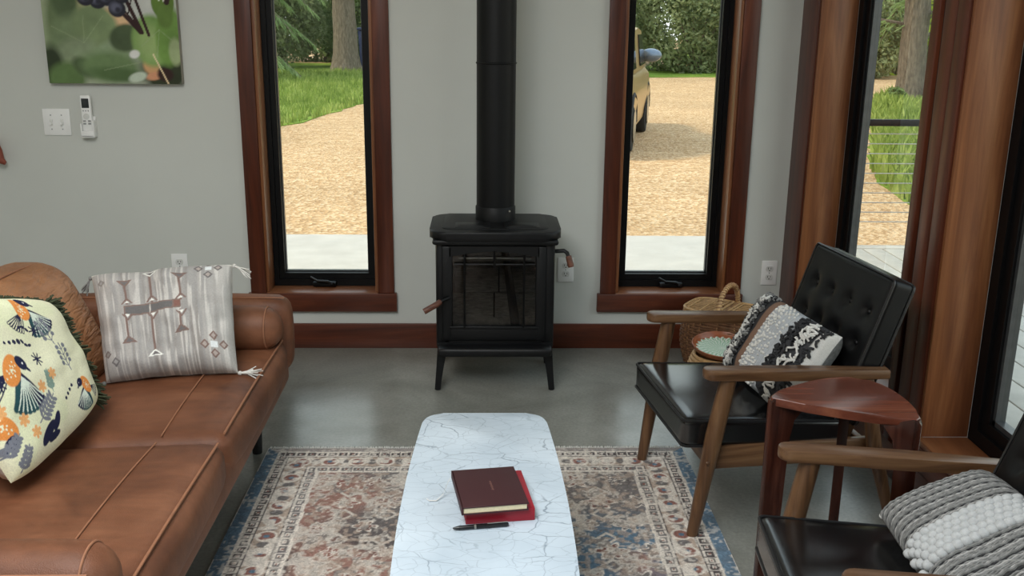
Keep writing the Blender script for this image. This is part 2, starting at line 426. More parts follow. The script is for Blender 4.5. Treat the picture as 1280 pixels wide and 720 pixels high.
class Paint:
    """colour field sampled on grid points (flat print)"""
    def __init__(s, X, Y, base): s.X, s.Y = X, Y; s.C = np.ones(X.shape + (3,)) * np.array(base[:3])
    def put(s, m, col, a=1.0):
        m = np.clip(m, 0, 1)[..., None] * a; s.C = s.C * (1 - m) + np.array(col[:3]) * m
    def ell(s, cx, cy, rx, ry, ang, col, soft=.08, a=1.0):
        c, n = math.cos(ang), math.sin(ang); dx, dy = s.X - cx, s.Y - cy
        d = np.hypot((dx * c + dy * n) / rx, (-dx * n + dy * c) / ry); s.put((1 - d) / soft + .5, col, a)
    def line(s, p, q, w, col, a=1.0, soft=.3):
        px, py = p; dx, dy = q[0] - px, q[1] - py; L = dx * dx + dy * dy + 1e-12
        t = np.clip(((s.X - px) * dx + (s.Y - py) * dy) / L, 0, 1)
        d = np.hypot(s.X - px - t * dx, s.Y - py - t * dy); s.put((1 - d / (w / 2)) / soft + .5, col, a)
    def poly(s, pts, col, a=1.0):
        m = np.zeros(s.X.shape, bool); k = len(pts)
        for i in range(k):
            (x0, y0), (x1, y1) = pts[i], pts[(i + 1) % k]
            if y0 == y1: continue
            m ^= ((y0 > s.Y) != (y1 > s.Y)) & (s.X < (x1 - x0) * (s.Y - y0) / (y1 - y0) + x0)
        s.put(m.astype(float), col, a)

# ------------------------------------------------------------------ the room
XR, YB, XL, YR, ZC = 1.385, 4.35, -3.0, -2.6, 2.7
o = MB().box((XL - .2, YR - .2, -.12), (XR + .2, YB + .2, 0)).build('floor', M['concrete'], kind='structure', smooth=False)
o = MB().box((XL - .2, YR - .2, ZC), (XR + .45, YB + .45, ZC + .25)).build('ceiling', M['ceiling'], kind='structure', smooth=False)
def wall_holes(name, axis, p0, p1, lo, hi, holes, mat):
    """wall with rectangular openings; axis 'X' runs along X at depth p0..p1"""
    b = MB()
    def bx(a0, a1, z0, z1):
        if axis == 'X': b.box((a0, p0, z0), (a1, p1, z1))
        else: b.box((p0, a0, z0), (p1, a1, z1))
    cur = lo
    for a0, a1, z0, z1 in sorted(holes):
        if a0 > cur: bx(cur, a0, 0, ZC)
        bx(a0, a1, 0, z0); bx(a0, a1, z1, ZC); cur = a1
    if cur < hi: bx(cur, hi, 0, ZC)
    return b.build(name, mat, kind='structure', smooth=False)
BW = [(-.981, -.476), (.604, 1.108)]                   # back-wall window openings in X
RW = [(3.097, 4.133), (1.796, 2.832), (.495, 1.531), (-.806, .23)]   # right-wall openings in Y
ZT, ZS, ZRS = 2.4, .268, .222
wall_holes('wall_back', 'X', YB, YB + .2, XL - .2, XR + .2, [(a, b, ZS - .02, ZT) for a, b in BW], M['wall'])
wall_holes('wall_right', 'Y', XR, XR + .2, YR - .2, YB, [(a, b, ZRS - .02, ZT) for a, b in RW], M['wall'])
MB().box((XL - .2, YR - .2, 0), (XL, YB, ZC)).build('wall_left', M['wall'], kind='structure', smooth=False)
MB().box((XL, YR - .2, 0), (XR, YR, ZC)).build('wall_rear', M['wall'], kind='structure', smooth=False)
MB().box((XL, YB - .016, 0), (XR, YB, .117), .003).build('baseboard_back', M['trimX'], kind='structure')
MB().box((XR - .016, YR, 0), (XR, YB - .016, .117), .003).build('baseboard_right', M['trimY'], kind='structure')
MB().box((XL, YR, 0), (XL + .016, YB - .016, .117), .003).build('baseboard_left', M['trimY'], kind='structure')

def back_window(n, x0, x1, sh):
    w = thing('window_%d' % n, '', '', (x0, YB, ZS), kind='structure')
    y = YB
    MB().box((x0 - .07, y - .019, ZS - .004), (x0, y, ZT + .02), .003).build('casing', M['trimZ'], w)
    MB().box((x1, y - .019, ZS - .004), (x1 + .072, y, ZT + .02), .003).build('casing', M['trimZ'], w)
    MB().box((x0 - .07, y - .02, ZT + .02), (x1 + .07, y, ZT + .10), .003).build('casing', M['trimX'], w)
    MB().box((x0 - .083, y - .026, ZS - .09), (x1 + .083, y, ZS - .004), .003).build('apron', M['trimX'], w)
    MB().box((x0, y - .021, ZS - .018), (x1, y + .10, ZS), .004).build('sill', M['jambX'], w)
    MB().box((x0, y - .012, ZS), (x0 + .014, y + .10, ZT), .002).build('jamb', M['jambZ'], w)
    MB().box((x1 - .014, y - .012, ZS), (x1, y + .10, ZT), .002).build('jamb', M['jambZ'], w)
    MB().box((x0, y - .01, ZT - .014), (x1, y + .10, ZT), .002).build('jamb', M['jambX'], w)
    fb = MB()
    a, b, f0, f1 = x0 + .006, x1 - .004, y + .10, y + .185
    fb.box((a, f0, ZS - .01), (a + .030, f1, ZT)).box((b - .030, f0, ZS - .01), (b, f1, ZT))
    fb.box((a + .03, f0, ZS - .01), (b - .03, f1, ZS + .03)).box((a + .03, f0, ZT - .03), (b - .03, f1, ZT))
    fb.build('window_frame', M['black_frame'], w, smooth=False)
    sb = MB(); g0, g1, z0, z1 = a + .03, b - .03, ZS + .03, ZT - .03
    sb.box((g0, f0 + .015, z0), (g0 + .024, f1 - .02, z1)).box((g1 - .024, f0 + .015, z0), (g1, f1 - .02, z1))
    sb.box((g0 + .024, f0 + .015, z0), (g1 - .024, f1 - .02, z0 + .026)).box((g0 + .024, f0 + .015, z1 - .026), (g1 - .024, f1 - .02, z1))
    sb.build('sash', M['black_frame'], w, smooth=False)
    gb = MB(); h0, h1, k0, k1 = g0 + .024, g1 - .024, z0 + .026, z1 - .026
    gb.box((h0, f0 + .045, k0), (h0 + .005, f1 - .02, k1)).box((h1 - .005, f0 + .045, k0), (h1, f1 - .02, k1)).box((h0, f0 + .045, k0), (h1, f1 - .02, k0 + .006))
    gb.build('glazing_bead', M['bead'], w, smooth=False)
    MB().box((h0, f0 + .046, k0), (h1, f0 + .052, k1)).build('pane', M['glass'], w, smooth=False)
    # crank operator lying folded on the sill
    c = (x0 + x1) / 2 + sh
    cb = MB().box((c - .055, y + .068, ZS), (c + .055, y + .10, ZS + .026), .008)
    cb.build('crank_base', M['black_metal'], w)
    hb = MB().tube([(c + .035, y + .06, ZS + .018), (c + .02, y + .055, ZS + .03), (c - .03, y + .055, ZS + .034), (c - .062, y + .062, ZS + .05)], [.009, .007, .006, .006], 8)
    hb.ball((c + .037, y + .058, ZS + .018), .012, 8, 6)
    hb.build('crank_handle', M['black_metal'], w)
back_window(1, BW[0][0], BW[0][1], -.005)
back_window(2, BW[1][0], BW[1][1], .02)

def right_window(n, y0, y1):
    w = thing('window_%d' % n, '', '', (XR, y0, ZRS), kind='structure')
    x = XR
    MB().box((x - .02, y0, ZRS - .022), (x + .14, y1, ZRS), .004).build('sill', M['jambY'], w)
    MB().box((x - .022, y0 - .02, ZRS - .10), (x, y1 + .02, ZRS - .022), .003).build('apron', M['trimY'], w)
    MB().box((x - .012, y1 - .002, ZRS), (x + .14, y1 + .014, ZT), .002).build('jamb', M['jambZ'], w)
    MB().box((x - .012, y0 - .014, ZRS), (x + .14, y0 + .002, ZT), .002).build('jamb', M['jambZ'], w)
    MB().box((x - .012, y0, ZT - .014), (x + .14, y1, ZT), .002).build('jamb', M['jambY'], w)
    a, b, f0, f1 = y0 + .003, y1 - .003, x + .14, x + .215
    fb = MB()
    fb.box((f0, a, ZRS - .01), (f1, a + .05, ZT)).box((f0, b - .05, ZRS - .01), (f1, b, ZT))
    fb.box((f0, a + .05, ZRS - .01), (f1, b - .05, ZRS + .045)).box((f0, a + .05, ZT - .05), (f1, b - .05, ZT))
    fb.build('window_frame', M['black_frame'], w, smooth=False)
    sb = MB(); g0, g1, z0, z1 = a + .05, b - .05, ZRS + .045, ZT - .05
    sb.box((f0 + .012, g0, z0), (f1 - .02, g0 + .04, z1)).box((f0 + .012, g1 - .04, z0), (f1 - .02, g1, z1))
    sb.box((f0 + .012, g0 + .04, z0), (f1 - .02, g1 - .04, z0 + .036)).box((f0 + .012, g0 + .04, z1 - .036), (f1 - .02, g1 - .04, z1))
    sb.build('sash', M['black_frame'], w, smooth=False)
    gb = MB(); h0, h1, k0, k1 = g0 + .04, g1 - .04, z0 + .036, z1 - .036
    gb.box((f0 + .022, h0, k0), (f1 - .022, h0 + .015, k1)).box((f0 + .022, h1 - .015, k0), (f1 - .022, h1, k1)).box((f0 + .022, h0, k0), (f1 - .022, h1, k0 + .016))
    gb.build('glazing_bead', M['bead'], w, smooth=False)
    MB().box((f0 + .036, h0, k0), (f0 + .042, h1, k1)).build('pane', M['glass'], w, smooth=False)
for i, (a, b) in enumerate(RW): right_window(3 + i, a, b)
# casings between the right-hand windows: stepped boards with a shadow gap
def mullion(n, y0, y1):
    t_ = thing('trim_%d' % n, '', '', (XR, y0, 0), kind='structure')
    MB().box((XR - .020, y1 - .064, .117), (XR, y1 - .012, ZT + .1), .003).build('casing', M['trimZ'], t_)
    MB().box((XR - .006, y1 - .096, .117), (XR, y1 - .064, ZT + .1)).build('shadow_gap', M['dark'], t_, smooth=False)
    MB().box((XR - .020, y0 + .090, .117), (XR, y1 - .096, ZT + .1), .003).build('casing', M['trimZ'], t_)
    MB().box((XR - .020, y0 + .014, .117), (XR, y0 + .086, ZT + .1), .003).build('casing', M['trimZ'], t_)
mullion(1, 2.832, 3.097); mullion(2, 1.531, 1.796); mullion(3, .23, .495)
MB().box((XR - .020, 4.147, .117), (XR, YB, ZT + .1), .003).build('trim_4', M['trimZ'], kind='structure')

# ------------------------------------------------------------------ outdoors ground
gy = -.10
o = MB().box((-40, YB + .2, gy - .3), (45, 75, gy)).build('ground', M['gravel'], kind='structure', smooth=False)
o = MB().box((XR + .2, -20, gy - .3), (45, YB + .2, gy)).build('ground', M['gravel'], kind='structure', smooth=False)
MB().box((-6, YB + .2, gy - .02), (1.88, 7.16, gy + .02), .01).build('patio', M['slab'], kind='structure')
def jag(pts, step=.5, amp=.12, seed=1):
    r = random.Random(seed); out = []
    for i in range(len(pts)):
        a, b = Vector(pts[i]), Vector(pts[(i + 1) % len(pts)]); k = max(1, int((b - a).length / step)) if (b - a).length < 30 else 1
        for j in range(k): p = a.lerp(b, j / k); out.append((p.x + r.uniform(-amp, amp), p.y + r.uniform(-amp, amp)))
    return out
LAWN_L = [(-9, 11.6), (-3.1, 12.0), (-2.62, 12.2), (-2.60, 12.9), (-3.0, 13.6), (-2.9, 14.6), (-2.65, 15.6), (-2.45, 17), (-2.2, 18.6), (-1.4, 21), (-.2, 24), (1.5, 26.6), (4, 27.5), (9, 28.4), (9, 34), (-14, 34), (-14, 11.6)]
LAWN_R = [(3.72, 7.4), (3.72, 8.2), (3.9, 9.3), (4.15, 10.4), (5.0, 12.6), (6.0, 15.2), (6.9, 17.6), (8.0, 20.0), (9.4, 21.8), (14, 22.6), (30, 23), (30, 7.4)]
LAWN_F = [(8, 28.2), (10.5, 29.5), (16, 30.5), (34, 31), (34, 45), (8, 45)]
for i, L in enumerate((LAWN_L, LAWN_R, LAWN_F)):
    MB().prism(jag(L, .4, .07, i), gy - .1, gy + .012).build('lawn', M['lawn'], kind='structure', smooth=False)
def inside(P, poly):
    m = np.zeros(len(P), bool); k = len(poly)
    for i in range(k):
        (x0, y0), (x1, y1) = poly[i], poly[(i + 1) % k]
        if y0 == y1: continue
        m ^= ((y0 > P[:, 1]) != (y1 > P[:, 1])) & (P[:, 0] < (x1 - x0) * (P[:, 1] - y0) / (y1 - y0) + x0)
    return m
def grass(name, poly, bounds, n, h, label):
    P = np.stack([rng.uniform(bounds[0], bounds[1], n), rng.uniform(bounds[2], bounds[3], n)], 1); P = P[inside(P, poly)]
    k = len(P); hh = rng.uniform(.45, 1.1, k) * h * (.7 + .6 * vnoise(P[:, 0], P[:, 1], 1.1, 3)); an = rng.uniform(0, 2 * PI, k); wd = h * .07 * rng.uniform(.7, 1.5, k)
    ln = rng.uniform(0, .55, k) * hh; la = rng.uniform(0, 2 * PI, k)
    z = np.full(k, gy + .01); B = np.stack([P[:, 0], P[:, 1], z], 1); d = np.stack([np.cos(an) * wd, np.sin(an) * wd, 0 * an], 1)
    mid = B + np.stack([np.cos(la) * ln * .3, np.sin(la) * ln * .3, hh * .6], 1); tip = B + np.stack([np.cos(la) * ln, np.sin(la) * ln, hh], 1)
    V = np.stack([B - d, B + d, mid + d * .7, mid - d * .7, tip], 1).reshape(-1, 3); b = np.arange(k) * 5
    F = np.concatenate([np.stack([b, b + 1, b + 2], 1), np.stack([b, b + 2, b + 3], 1), np.stack([b + 3, b + 2, b + 4], 1)])
    o = link(name, fast(name, V, F, M['grass']), kind='stuff'); tag(o, label, 'grass'); return o
grass('grass', LAWN_R, (3.6, 10.5, 7.2, 21.5), 42000, .30, 'bright green tall grass beyond the deck railing')
grass('grass', LAWN_L, (-7.5, 1.5, 11.6, 28), 42000, .17, 'mown green lawn grass at the edge of the gravel drive')

# deck with separate boards
dk = thing('deck', '', '', (1.6, 2, -.12), kind='structure')
MB().box((1.92, -1.0, -.30), (5.2, 6.62, -.105)).build('deck_joists', M['dark'], dk, smooth=False)
MB().box((1.92, 6.62, -.26), (5.2, 6.72, -.045), .006).build('rim_board', M['deck'], dk)
me_ = None
for i in range(23):
    x0 = 1.93 + i * .142
    if me_ is None:
        b_ = MB().box((x0, -1.0, -.085), (x0 + .134, 6.62, -.05), .004).build('deck_board', M['deck'], dk); me_ = b_.data
    else:
        b_ = bpy.data.objects.new('deck_board', me_); COL.objects.link(b_); b_.parent = dk; b_.location = (i * .142, 0, 0)
rl = thing('deck_railing', 'black metal deck railing with horizontal steel cables, outside the far right-hand window', 'railing', (3.2, 6.66, -.05))
MB().box((1.93, 6.635, .795), (5.2, 6.675, .84), .004).build('top_rail', M['black_metal'], rl)
for x in (1.96, 3.9, 5.16): MB().box((x - .022, 6.635, -.05), (x + .022, 6.675, .795), .003).build('post', M['black_metal'], rl)
for k in range(10): MB().tube([(1.96, 6.655, .742 - k * .0675), (5.16, 6.655, .742 - k * .0675)], .0035, 6).build('cable', M['steel'], rl)

# ------------------------------------------------------------------ trees, shrubs
def leaves(c, rad, n, size, seed, flat=0., shell=.55):
    r = np.random.default_rng(seed); d = r.normal(size=(n, 3)); d /= np.linalg.norm(d, axis=1)[:, None]
    rr = shell + (1 - shell) * r.random(n) ** .5
    lump = .78 + .44 * vnoise(d[:, 0] * 2 + d[:, 2], d[:, 1] * 2 - d[:, 2], 1.6, seed + 5)
    P = np.array(c) + d * (rr * lump)[:, None] * np.array(rad)
    P[:, 2] = np.maximum(P[:, 2], gy + .03)
    a = r.normal(size=(n, 3)); a[:, 2] *= (1 - flat); a /= np.linalg.norm(a, axis=1)[:, None]
    b = np.cross(a, r.normal(size=(n, 3))); b /= np.linalg.norm(b, axis=1)[:, None]
    s = (size * r.uniform(.6, 1.3, n))[:, None]
    V = np.stack([P - a * s, P + b * s * .42, P + a * s, P - b * s * .42], 1).reshape(-1, 3); i = np.arange(n) * 4
    return V, np.stack([i, i + 1, i + 2, i + 3], 1)
def shrub(x, y, rx, rz, mat, label, n=5000, size=.13, seed=0, cz=None, name='shrub', cat='shrub', group=None):
    t_ = thing(name, label, cat, (x, y, gy), 0, group)
    cz = rz * .85 if cz is None else cz
    V, F = leaves((0, 0, cz), (rx, rx * .8, rz), n, size, seed)
    link('foliage', fast('foliage', V, F, mat), t_)
    st = MB(); r = random.Random(seed)
    for k in range(4): st.tube([(r.uniform(-.15, .15), r.uniform(-.15, .15), 0), (r.uniform(-.4, .4) * rx, r.uniform(-.4, .4) * rx, cz)], [.06, .02], 6)
    st.build('stems', M['bark'], t_, world=False); return t_
gx = 'trees and shrubs closing the far side of the drive'
ORD = 'first second third fourth fifth sixth seventh eighth ninth tenth eleventh twelfth thirteenth'.split()
seq = [('leaf_dark', 'dark'), ('leaf_mid', 'mid green'), ('leaf_dark', 'dark'), ('leaf_mid', 'mid green')]
for i, x in enumerate(np.arange(-13.5, 23, 3.3)):
    for row in range(2):
        if row and 9 < x < 16: continue
        k = (i + row) % 2
        yy = 30.5 + row * 4.6 + (2.2 if i % 2 else 0) + (2.0 if x > 9 else 0)
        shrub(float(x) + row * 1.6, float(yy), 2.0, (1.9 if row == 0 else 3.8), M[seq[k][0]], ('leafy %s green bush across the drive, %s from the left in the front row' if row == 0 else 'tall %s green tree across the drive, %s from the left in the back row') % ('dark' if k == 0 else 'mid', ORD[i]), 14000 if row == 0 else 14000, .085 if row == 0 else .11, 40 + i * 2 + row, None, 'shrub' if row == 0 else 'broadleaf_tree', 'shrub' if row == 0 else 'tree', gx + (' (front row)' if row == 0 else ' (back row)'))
def trunk_tree(x, y, r0, h, label, seed, lean=0.0, flare=.3):
    t_ = thing('tree', label, 'tree', (x, y, gy)); r = random.Random(seed)
    pts = []; rad = []
    for k in range(14):
        z = h * k / 13; pts.append((lean * z + r.uniform(-.02, .02) * k * .4, r.uniform(-.02, .02) * k * .4, z)); rad.append(r0 * (1 + flare * math.exp(-z / .25)) * (1 - .5 * k / 13))
    b = MB(); b.tube(pts, rad, 14); b.build('trunk', M['bark'], t_, world=False)
    for k in range(6):
        a = k * 1.05 + r.random(); MB().tube([(math.cos(a) * r0 * .9, math.sin(a) * r0 * .9, .22), (math.cos(a) * r0 * 1.3, math.sin(a) * r0 * 1.3, .06), (math.cos(a) * r0 * 1.6, math.sin(a) * r0 * 1.6, -.02)], [r0 * .3, r0 * .2, r0 * .08], 6).build('root', M['bark'], t_, world=False)
    return t_
def needles(t_, branches, seed, dens=150, L=.16):
    """branches: polylines in tree-local coordinates; hanging twigs of needles"""
    r = np.random.default_rng(seed); br = MB(); Vs = []
    for pl, wd in branches:
        br.tube(pl, list(np.linspace(.035, .008, len(pl))), 5)
        A = np.array(pl); seg = r.integers(0, len(pl) - 1, dens); tt = r.random(dens)[:, None]
        P = A[seg] * (1 - tt) + A[seg + 1] * tt; fr = (seg + tt[:, 0]) / (len(pl) - 1)
        d = A[seg + 1] - A[seg]; d /= np.linalg.norm(d, axis=1)[:, None]
        side = np.cross(d, np.array([0, 0, 1.])); sg = r.choice([-1, 1], dens)[:, None]
        dirv = d * .6 + side * sg * r.uniform(.3, 1, (dens, 1)) + np.array([0, 0, -.45]) * r.uniform(.2, 1.6, (dens, 1)); dirv /= np.linalg.norm(dirv, axis=1)[:, None]
        ln = (wd * r.uniform(.4, 1, dens) * (1.1 - .6 * fr))[:, None]
        for q in range(5):
            c = P + dirv * ln * (q / 5); sp = r.normal(size=(dens, 3)); sp -= dirv * (sp * dirv).sum(1)[:, None]; sp /= np.linalg.norm(sp, axis=1)[:, None]
            e = c + dirv * ln * .32; w = sp * ln * .075 * (1 - q * .12)
            Vs.append(np.stack([c - w, c + w, e + w * .35, e - w * .35], 1).reshape(-1, 3))
    br.build('branches', M['bark'], t_, world=False)
    V = np.concatenate(Vs); i = np.arange(len(V) // 4) * 4
    link('needles', fast('needles', V, np.stack([i, i + 1, i + 2, i + 3], 1), M['needle']), t_)
tl = trunk_tree(-3.88, 28.6, .36, 7, 'thick grey-brown tree trunk on the lawn in the left window view', 3)
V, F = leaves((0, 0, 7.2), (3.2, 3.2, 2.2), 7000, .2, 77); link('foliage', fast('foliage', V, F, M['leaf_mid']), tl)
sp_ = trunk_tree(-7.0, 24.6, .22, 8, 'spruce with drooping feathery branches reaching into the left window view', 5)
bl = []
r_ = random.Random(4)
for k in range(60):
    z = 1.0 + 6.3 * k / 60; a = k * 2.4; ln = 3.1 * (1 - .6 * k / 60) * r_.uniform(.8, 1.1)
    bl.append(([(math.cos(a) * ln * q, math.sin(a) * ln * q, z + .25 * math.sin(q * PI) - 1.0 * q * q) for q in (0, .25, .5, .75, 1)], .55))
for z, a, ln in ((3.1, -.06, 3.2), (2.75, .12, 3.0), (3.5, .0, 2.9), (2.3, -.2, 2.6), (3.9, -.1, 3.3)):
    bl.append(([(math.cos(a) * ln * q, math.sin(a) * ln * q, z + .25 * math.sin(q * PI) - 1.2 * q * q) for q in (0, .25, .5, .75, 1)], .5))
needles(sp_, bl, 9, 240)
tr_ = trunk_tree(8.19, 19.0, .26, 7.5, 'grey-brown spruce trunk with wispy branches beyond the deck, in the far right-hand window', 8, -.05)
bl = []
for k in range(26):
    z = 1.3 + 5.5 * k / 26; a = k * 2.4 + .6; ln = 2.3 * r_.uniform(.6, 1.05)
    bl.append(([(math.cos(a) * (.2 + ln * q), math.sin(a) * (.2 + ln * q), z + .2 * math.sin(q * PI) - .9 * q * q) for q in (0, .25, .5, .75, 1)], .38))
needles(tr_, bl, 12, 90)
for k, (dx, dy) in enumerate(((-.5, -.5), (.15, -.65), (.55, -.35))):
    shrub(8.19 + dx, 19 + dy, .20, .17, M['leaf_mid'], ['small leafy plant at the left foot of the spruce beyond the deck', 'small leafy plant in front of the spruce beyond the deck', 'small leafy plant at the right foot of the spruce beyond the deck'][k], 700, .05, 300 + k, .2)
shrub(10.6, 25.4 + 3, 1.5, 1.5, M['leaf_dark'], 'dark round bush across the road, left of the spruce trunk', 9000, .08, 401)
shrub(12.4, 30.2, 2.4, 3.9, M['leaf_yellow'], 'yellow-green leafy tree behind the spruce trunk', 5200, .13, 402, 3.8, 'broadleaf_tree', 'tree')
# dark blue bin
bn = thing('wheeled_bin', 'dark blue bin partly hidden behind the thick trunk in the left window', 'bin', (-3.28, 29.4, gy))
MB().prism([(-.3, -.3), (.3, -.3), (.3, .3), (-.3, .3)], .1, 1.15, lambda a, b, h: (a * (.85 + .15 * h), b * (.85 + .15 * h), h), .02).build('body', M['bin_blue'], bn, world=False)
MB().box((-.34, -.34, 1.15), (.34, .38, 1.23), .03).build('lid', M['bin_blue'], bn, world=False)
for s in (-1, 1): MB().tube([(s * .24, .3, .1), (s * .30, .3, .1)], .1, 14).build('wheel', M['tyre'], bn, world=False)

# ------------------------------------------------------------------ car
ca = -.229
car = thing('car', 'champagne gold car parked on the gravel drive, seen in the right window', 'car', (1.22, 13.35, gy), ca)
L0 = [(-2.05, .55, .82), (-1.98, .35, .95), (-1.7, .26, 1.02), (-.9, .24, 1.0), (.4, .24, .98), (1.35, .25, .95), (1.85, .3, .86), (2.05, .42, .72)]
b = MB(); rings = []
for y, z0, z1 in L0:
    hw = .90 - .16 * max(0, (abs(y) - 1.3) / .75) ** 2
    rings.append([(-hw * .94, y, z0), (-hw, y, z0 + (z1 - z0) * .45), (-hw * .97, y, z0 + (z1 - z0) * .82), (-hw * .86, y, z1), (0, y, z1 + .03), (hw * .86, y, z1), (hw * .97, y, z0 + (z1 - z0) * .82), (hw, y, z0 + (z1 - z0) * .45), (hw * .94, y, z0)])
vs = [p for g in rings for p in g]; k = 9
fs = [(i * k + j, i * k + (j + 1) % k, (i + 1) * k + (j + 1) % k, (i + 1) * k + j) for i in range(len(rings) - 1) for j in range(k)] + [tuple(range(k)), tuple((len(rings) - 1) * k + j for j in range(k))]
b.raw(vs, fs).build('body', M['gold_paint'], car, world=False, angle=60)
CAB = [(-1.9, .80, .98, .0), (-1.45, .82, 1.44, .0), (-.4, .83, 1.50, 0), (.1, .83, 1.46, 0), (.95, .84, .97, 0)]
b = MB(); rings = []
for y, hw, z, _ in CAB: rings.append([(-.88, y * 1.0, .95), (-hw, y, z - .04), (-hw * .8, y, z), (hw * .8, y, z), (hw, y, z - .04), (.88, y, .95)])
vs = [p for g in rings for p in g]; k = 6
fs = [(i * k + j, i * k + j + 1, (i + 1) * k + j + 1, (i + 1) * k + j) for i in range(4) for j in range(k - 1)]
b.raw(vs, fs).build('cabin', M['gold_paint'], car, world=False, angle=50)
for sd in (-1, 1):
    for (ya, yb, yc, yd) in ((-1.55, -1.15, -1.15, -1.4), (-.52, .36, -.08, -.52)):
        q = [(sd * .878, ya, 1.0), (sd * .878, yb, 1.0), (sd * .838, yc, 1.38), (sd * .838, yd, 1.38)]
        b = MB(); b.raw(q + [(p[0] + sd * .012, p[1], p[2]) for p in q], [(0, 1, 2, 3), (4, 5, 6, 7), (0, 1, 5, 4), (1, 2, 6, 5), (2, 3, 7, 6), (3, 0, 4, 7)])
        b.build('side_window', M['car_glass'], car, world=False, smooth=False)
    MB().ball((sd * .95, .42, 1.10), (.15, .10, .09), 14, 10).build('wing_mirror', M['mirror_shell'], car, world=False)
    MB().box((min(sd * .84, sd * .9), .38, 1.02), (max(sd * .84, sd * .9), .47, 1.07), .01).build('mirror_arm', M['mirror_shell'], car, world=False)
    for y in (-1.15, 1.15):
        wh = MB(); wh.lathe([(.0, -.09), (.2, -.09), (.30, -.085), (.315, -.06), (.315, .06), (.30, .085), (.2, .09), (0, .09)], 28)
        wh.v = [(sd * .79 + p[2], y + p[0], .315 + p[1]) for p in wh.v]; w_ = wh.build('wheel', M['tyre'], car, world=False)
        hb = MB(); hb.lathe([(0, 0), (.19, 0), (.2, .02), (0, .03)], 20); hb.v = [(sd * (.878 + p[2]), y + p[0], .315 + p[1]) for p in hb.v]
        hb.build('hubcap', M['steel'], w_, world=False)
        ar = MB().tube([(sd * .868, y + math.cos(a) * .36, .33 + math.sin(a) * .36) for a in np.linspace(0, PI, 14)], .03, 6)
        ar.build('wheel_arch', M['dark'], car, world=False)
    MB().box((min(sd * .55, sd * .8), -2.06, .68), (max(sd * .55, sd * .8), -1.93, .84), .02).build('tail_lamp', M['lamp_red'], car, world=False)
    MB().box((min(sd * .845, sd * .875), -.05, .80), (max(sd * .845, sd * .875), .12, .825), .008).build('door_handle', M['gold_paint'], car, world=False)
b = MB(); q = [(-.6, -1.84, 1.03), (.6, -1.84, 1.03), (.52, -1.42, 1.39), (-.52, -1.42, 1.39)]
b.raw(q + [(p[0], p[1] - .03, p[2] + .02) for p in q], [(0, 1, 2, 3), (4, 5, 6, 7), (0, 1, 5, 4), (1, 2, 6, 5), (2, 3, 7, 6), (3, 0, 4, 7)]).build('rear_window', M['car_glass'], car, world=False, smooth=False)
MB().box((-.78, -2.1, .38), (.78, -1.95, .58), .05).build('bumper', M['gold_paint'], car, world=False)

# ------------------------------------------------------------------ wood stove
st = thing('wood_stove', 'black cast-iron wood stove on four legs with glass door and tall flue pipe', 'stove', (.048, 3.97, 0))
MB().soft((-.188, 3.80, .175), (.288, 4.15, .632), .014, n=6).build('body', M['stove'], st) if False else None
b = MB()   # hollow firebox shell
b.box((-.190, 3.815, .175), (-.145, 4.15, .632), .012).box((.241, 3.815, .175), (.286, 4.15, .632), .012)
b.box((-.145, 4.10, .175), (.241, 4.15, .632), .01).box((-.145, 3.815, .175), (.241, 4.10, .225), .01).box((-.145, 3.815, .585), (.241, 4.10, .632), .01)
b.build('body', M['stove'], st)
# top plate, rounded outline, slightly bowed front
def rrect(x0, x1, y0, y1, r, n=6, bow=0):
    P = []
    for cx, cy, a0 in ((x1 - r, y1 - r, 0), (x0 + r, y1 - r, PI / 2), (x0 + r, y0 + r, PI), (x1 - r, y0 + r, 1.5 * PI)):
        for i in range(n + 1): a = a0 + PI / 2 * i / n; P.append((cx + r * math.cos(a), cy + r * math.sin(a)))
    return [(x, y - (bow * (1 - ((x - (x0 + x1) / 2) / ((x1 - x0) / 2)) ** 2) if y < y0 + r else 0)) for x, y in P]
MB().prism(rrect(-.214, .310, 3.785, 4.165, .07, 8, .012), .632, .668, bev=.010, seg=3).build('top_plate', M['stove'], st)
tp = MB()
tp.prism(rrect(-.166, .262, 3.83, 4.13, .045, 6), .667, .671, bev=.002)
for i in range(2):
    x0 = -.145 + i * .20
    for j in range(3):
        tp.prism(rrect(x0 + .01 * j + .03, x0 + .172 - .012 * j, 3.85 + j * .010, 3.955 - j * .010, .012, 4), .669, .673 + .0015 * j, bev=.001)
tp.build('cast_relief', M['stove'], st)
MB().box((-.202, 3.79, .612), (.298, 4.155, .634), .010).build('top_moulding', M['stove'], st)
# door: frame with arched upper rail
dr = MB()
dx0, dx1, dz0, dz1, dy = -.165, .252, .212, .606, 3.803
dr.box((dx0, dy, dz0), (dx0 + .042, dy + .03, dz1), .007).box((dx1 - .042, dy, dz0), (dx1, dy + .03, dz1), .007).box((dx0 + .03, dy, dz0), (dx1 - .03, dy + .03, dz0 + .062), .007)
top = [(dx0 + .03 + (dx1 - dx0 - .06) * i / 12, .563 + .022 * math.sin(PI * i / 12)) for i in range(13)]
dr.prism(top + [(dx1 - .03, dz1), (dx0 + .03, dz1)], dy, dy + .03, lambda a, b_, h: (a, h, b_))
door = dr.build('door', M['stove'], st)
MB().box((dx0 + .04, dy + .018, dz0 + .06), (dx1 - .04, dy + .022, dz1 - .02)).build('door_glass', M['stove_glass'], door, smooth=False)
MB().box((dx0 + .03, dy - .004, dz0 + .052), (dx1 - .03, dy + .016, dz0 + .064), .003).build('door_ledge', M['stove'], door)
fr_ = MB()
for x in (-.075, .163): fr_.tube([(x, dy - .004, .272), (x, dy - .004, .575)], .0045, 8)
fr_.tube([(.044, dy - .004, .52), (.044, dy - .004, .59)], .0045, 8)
fr_.tube([(-.115, dy + .003, .533), (.205, dy + .003, .533)], .003, 8)
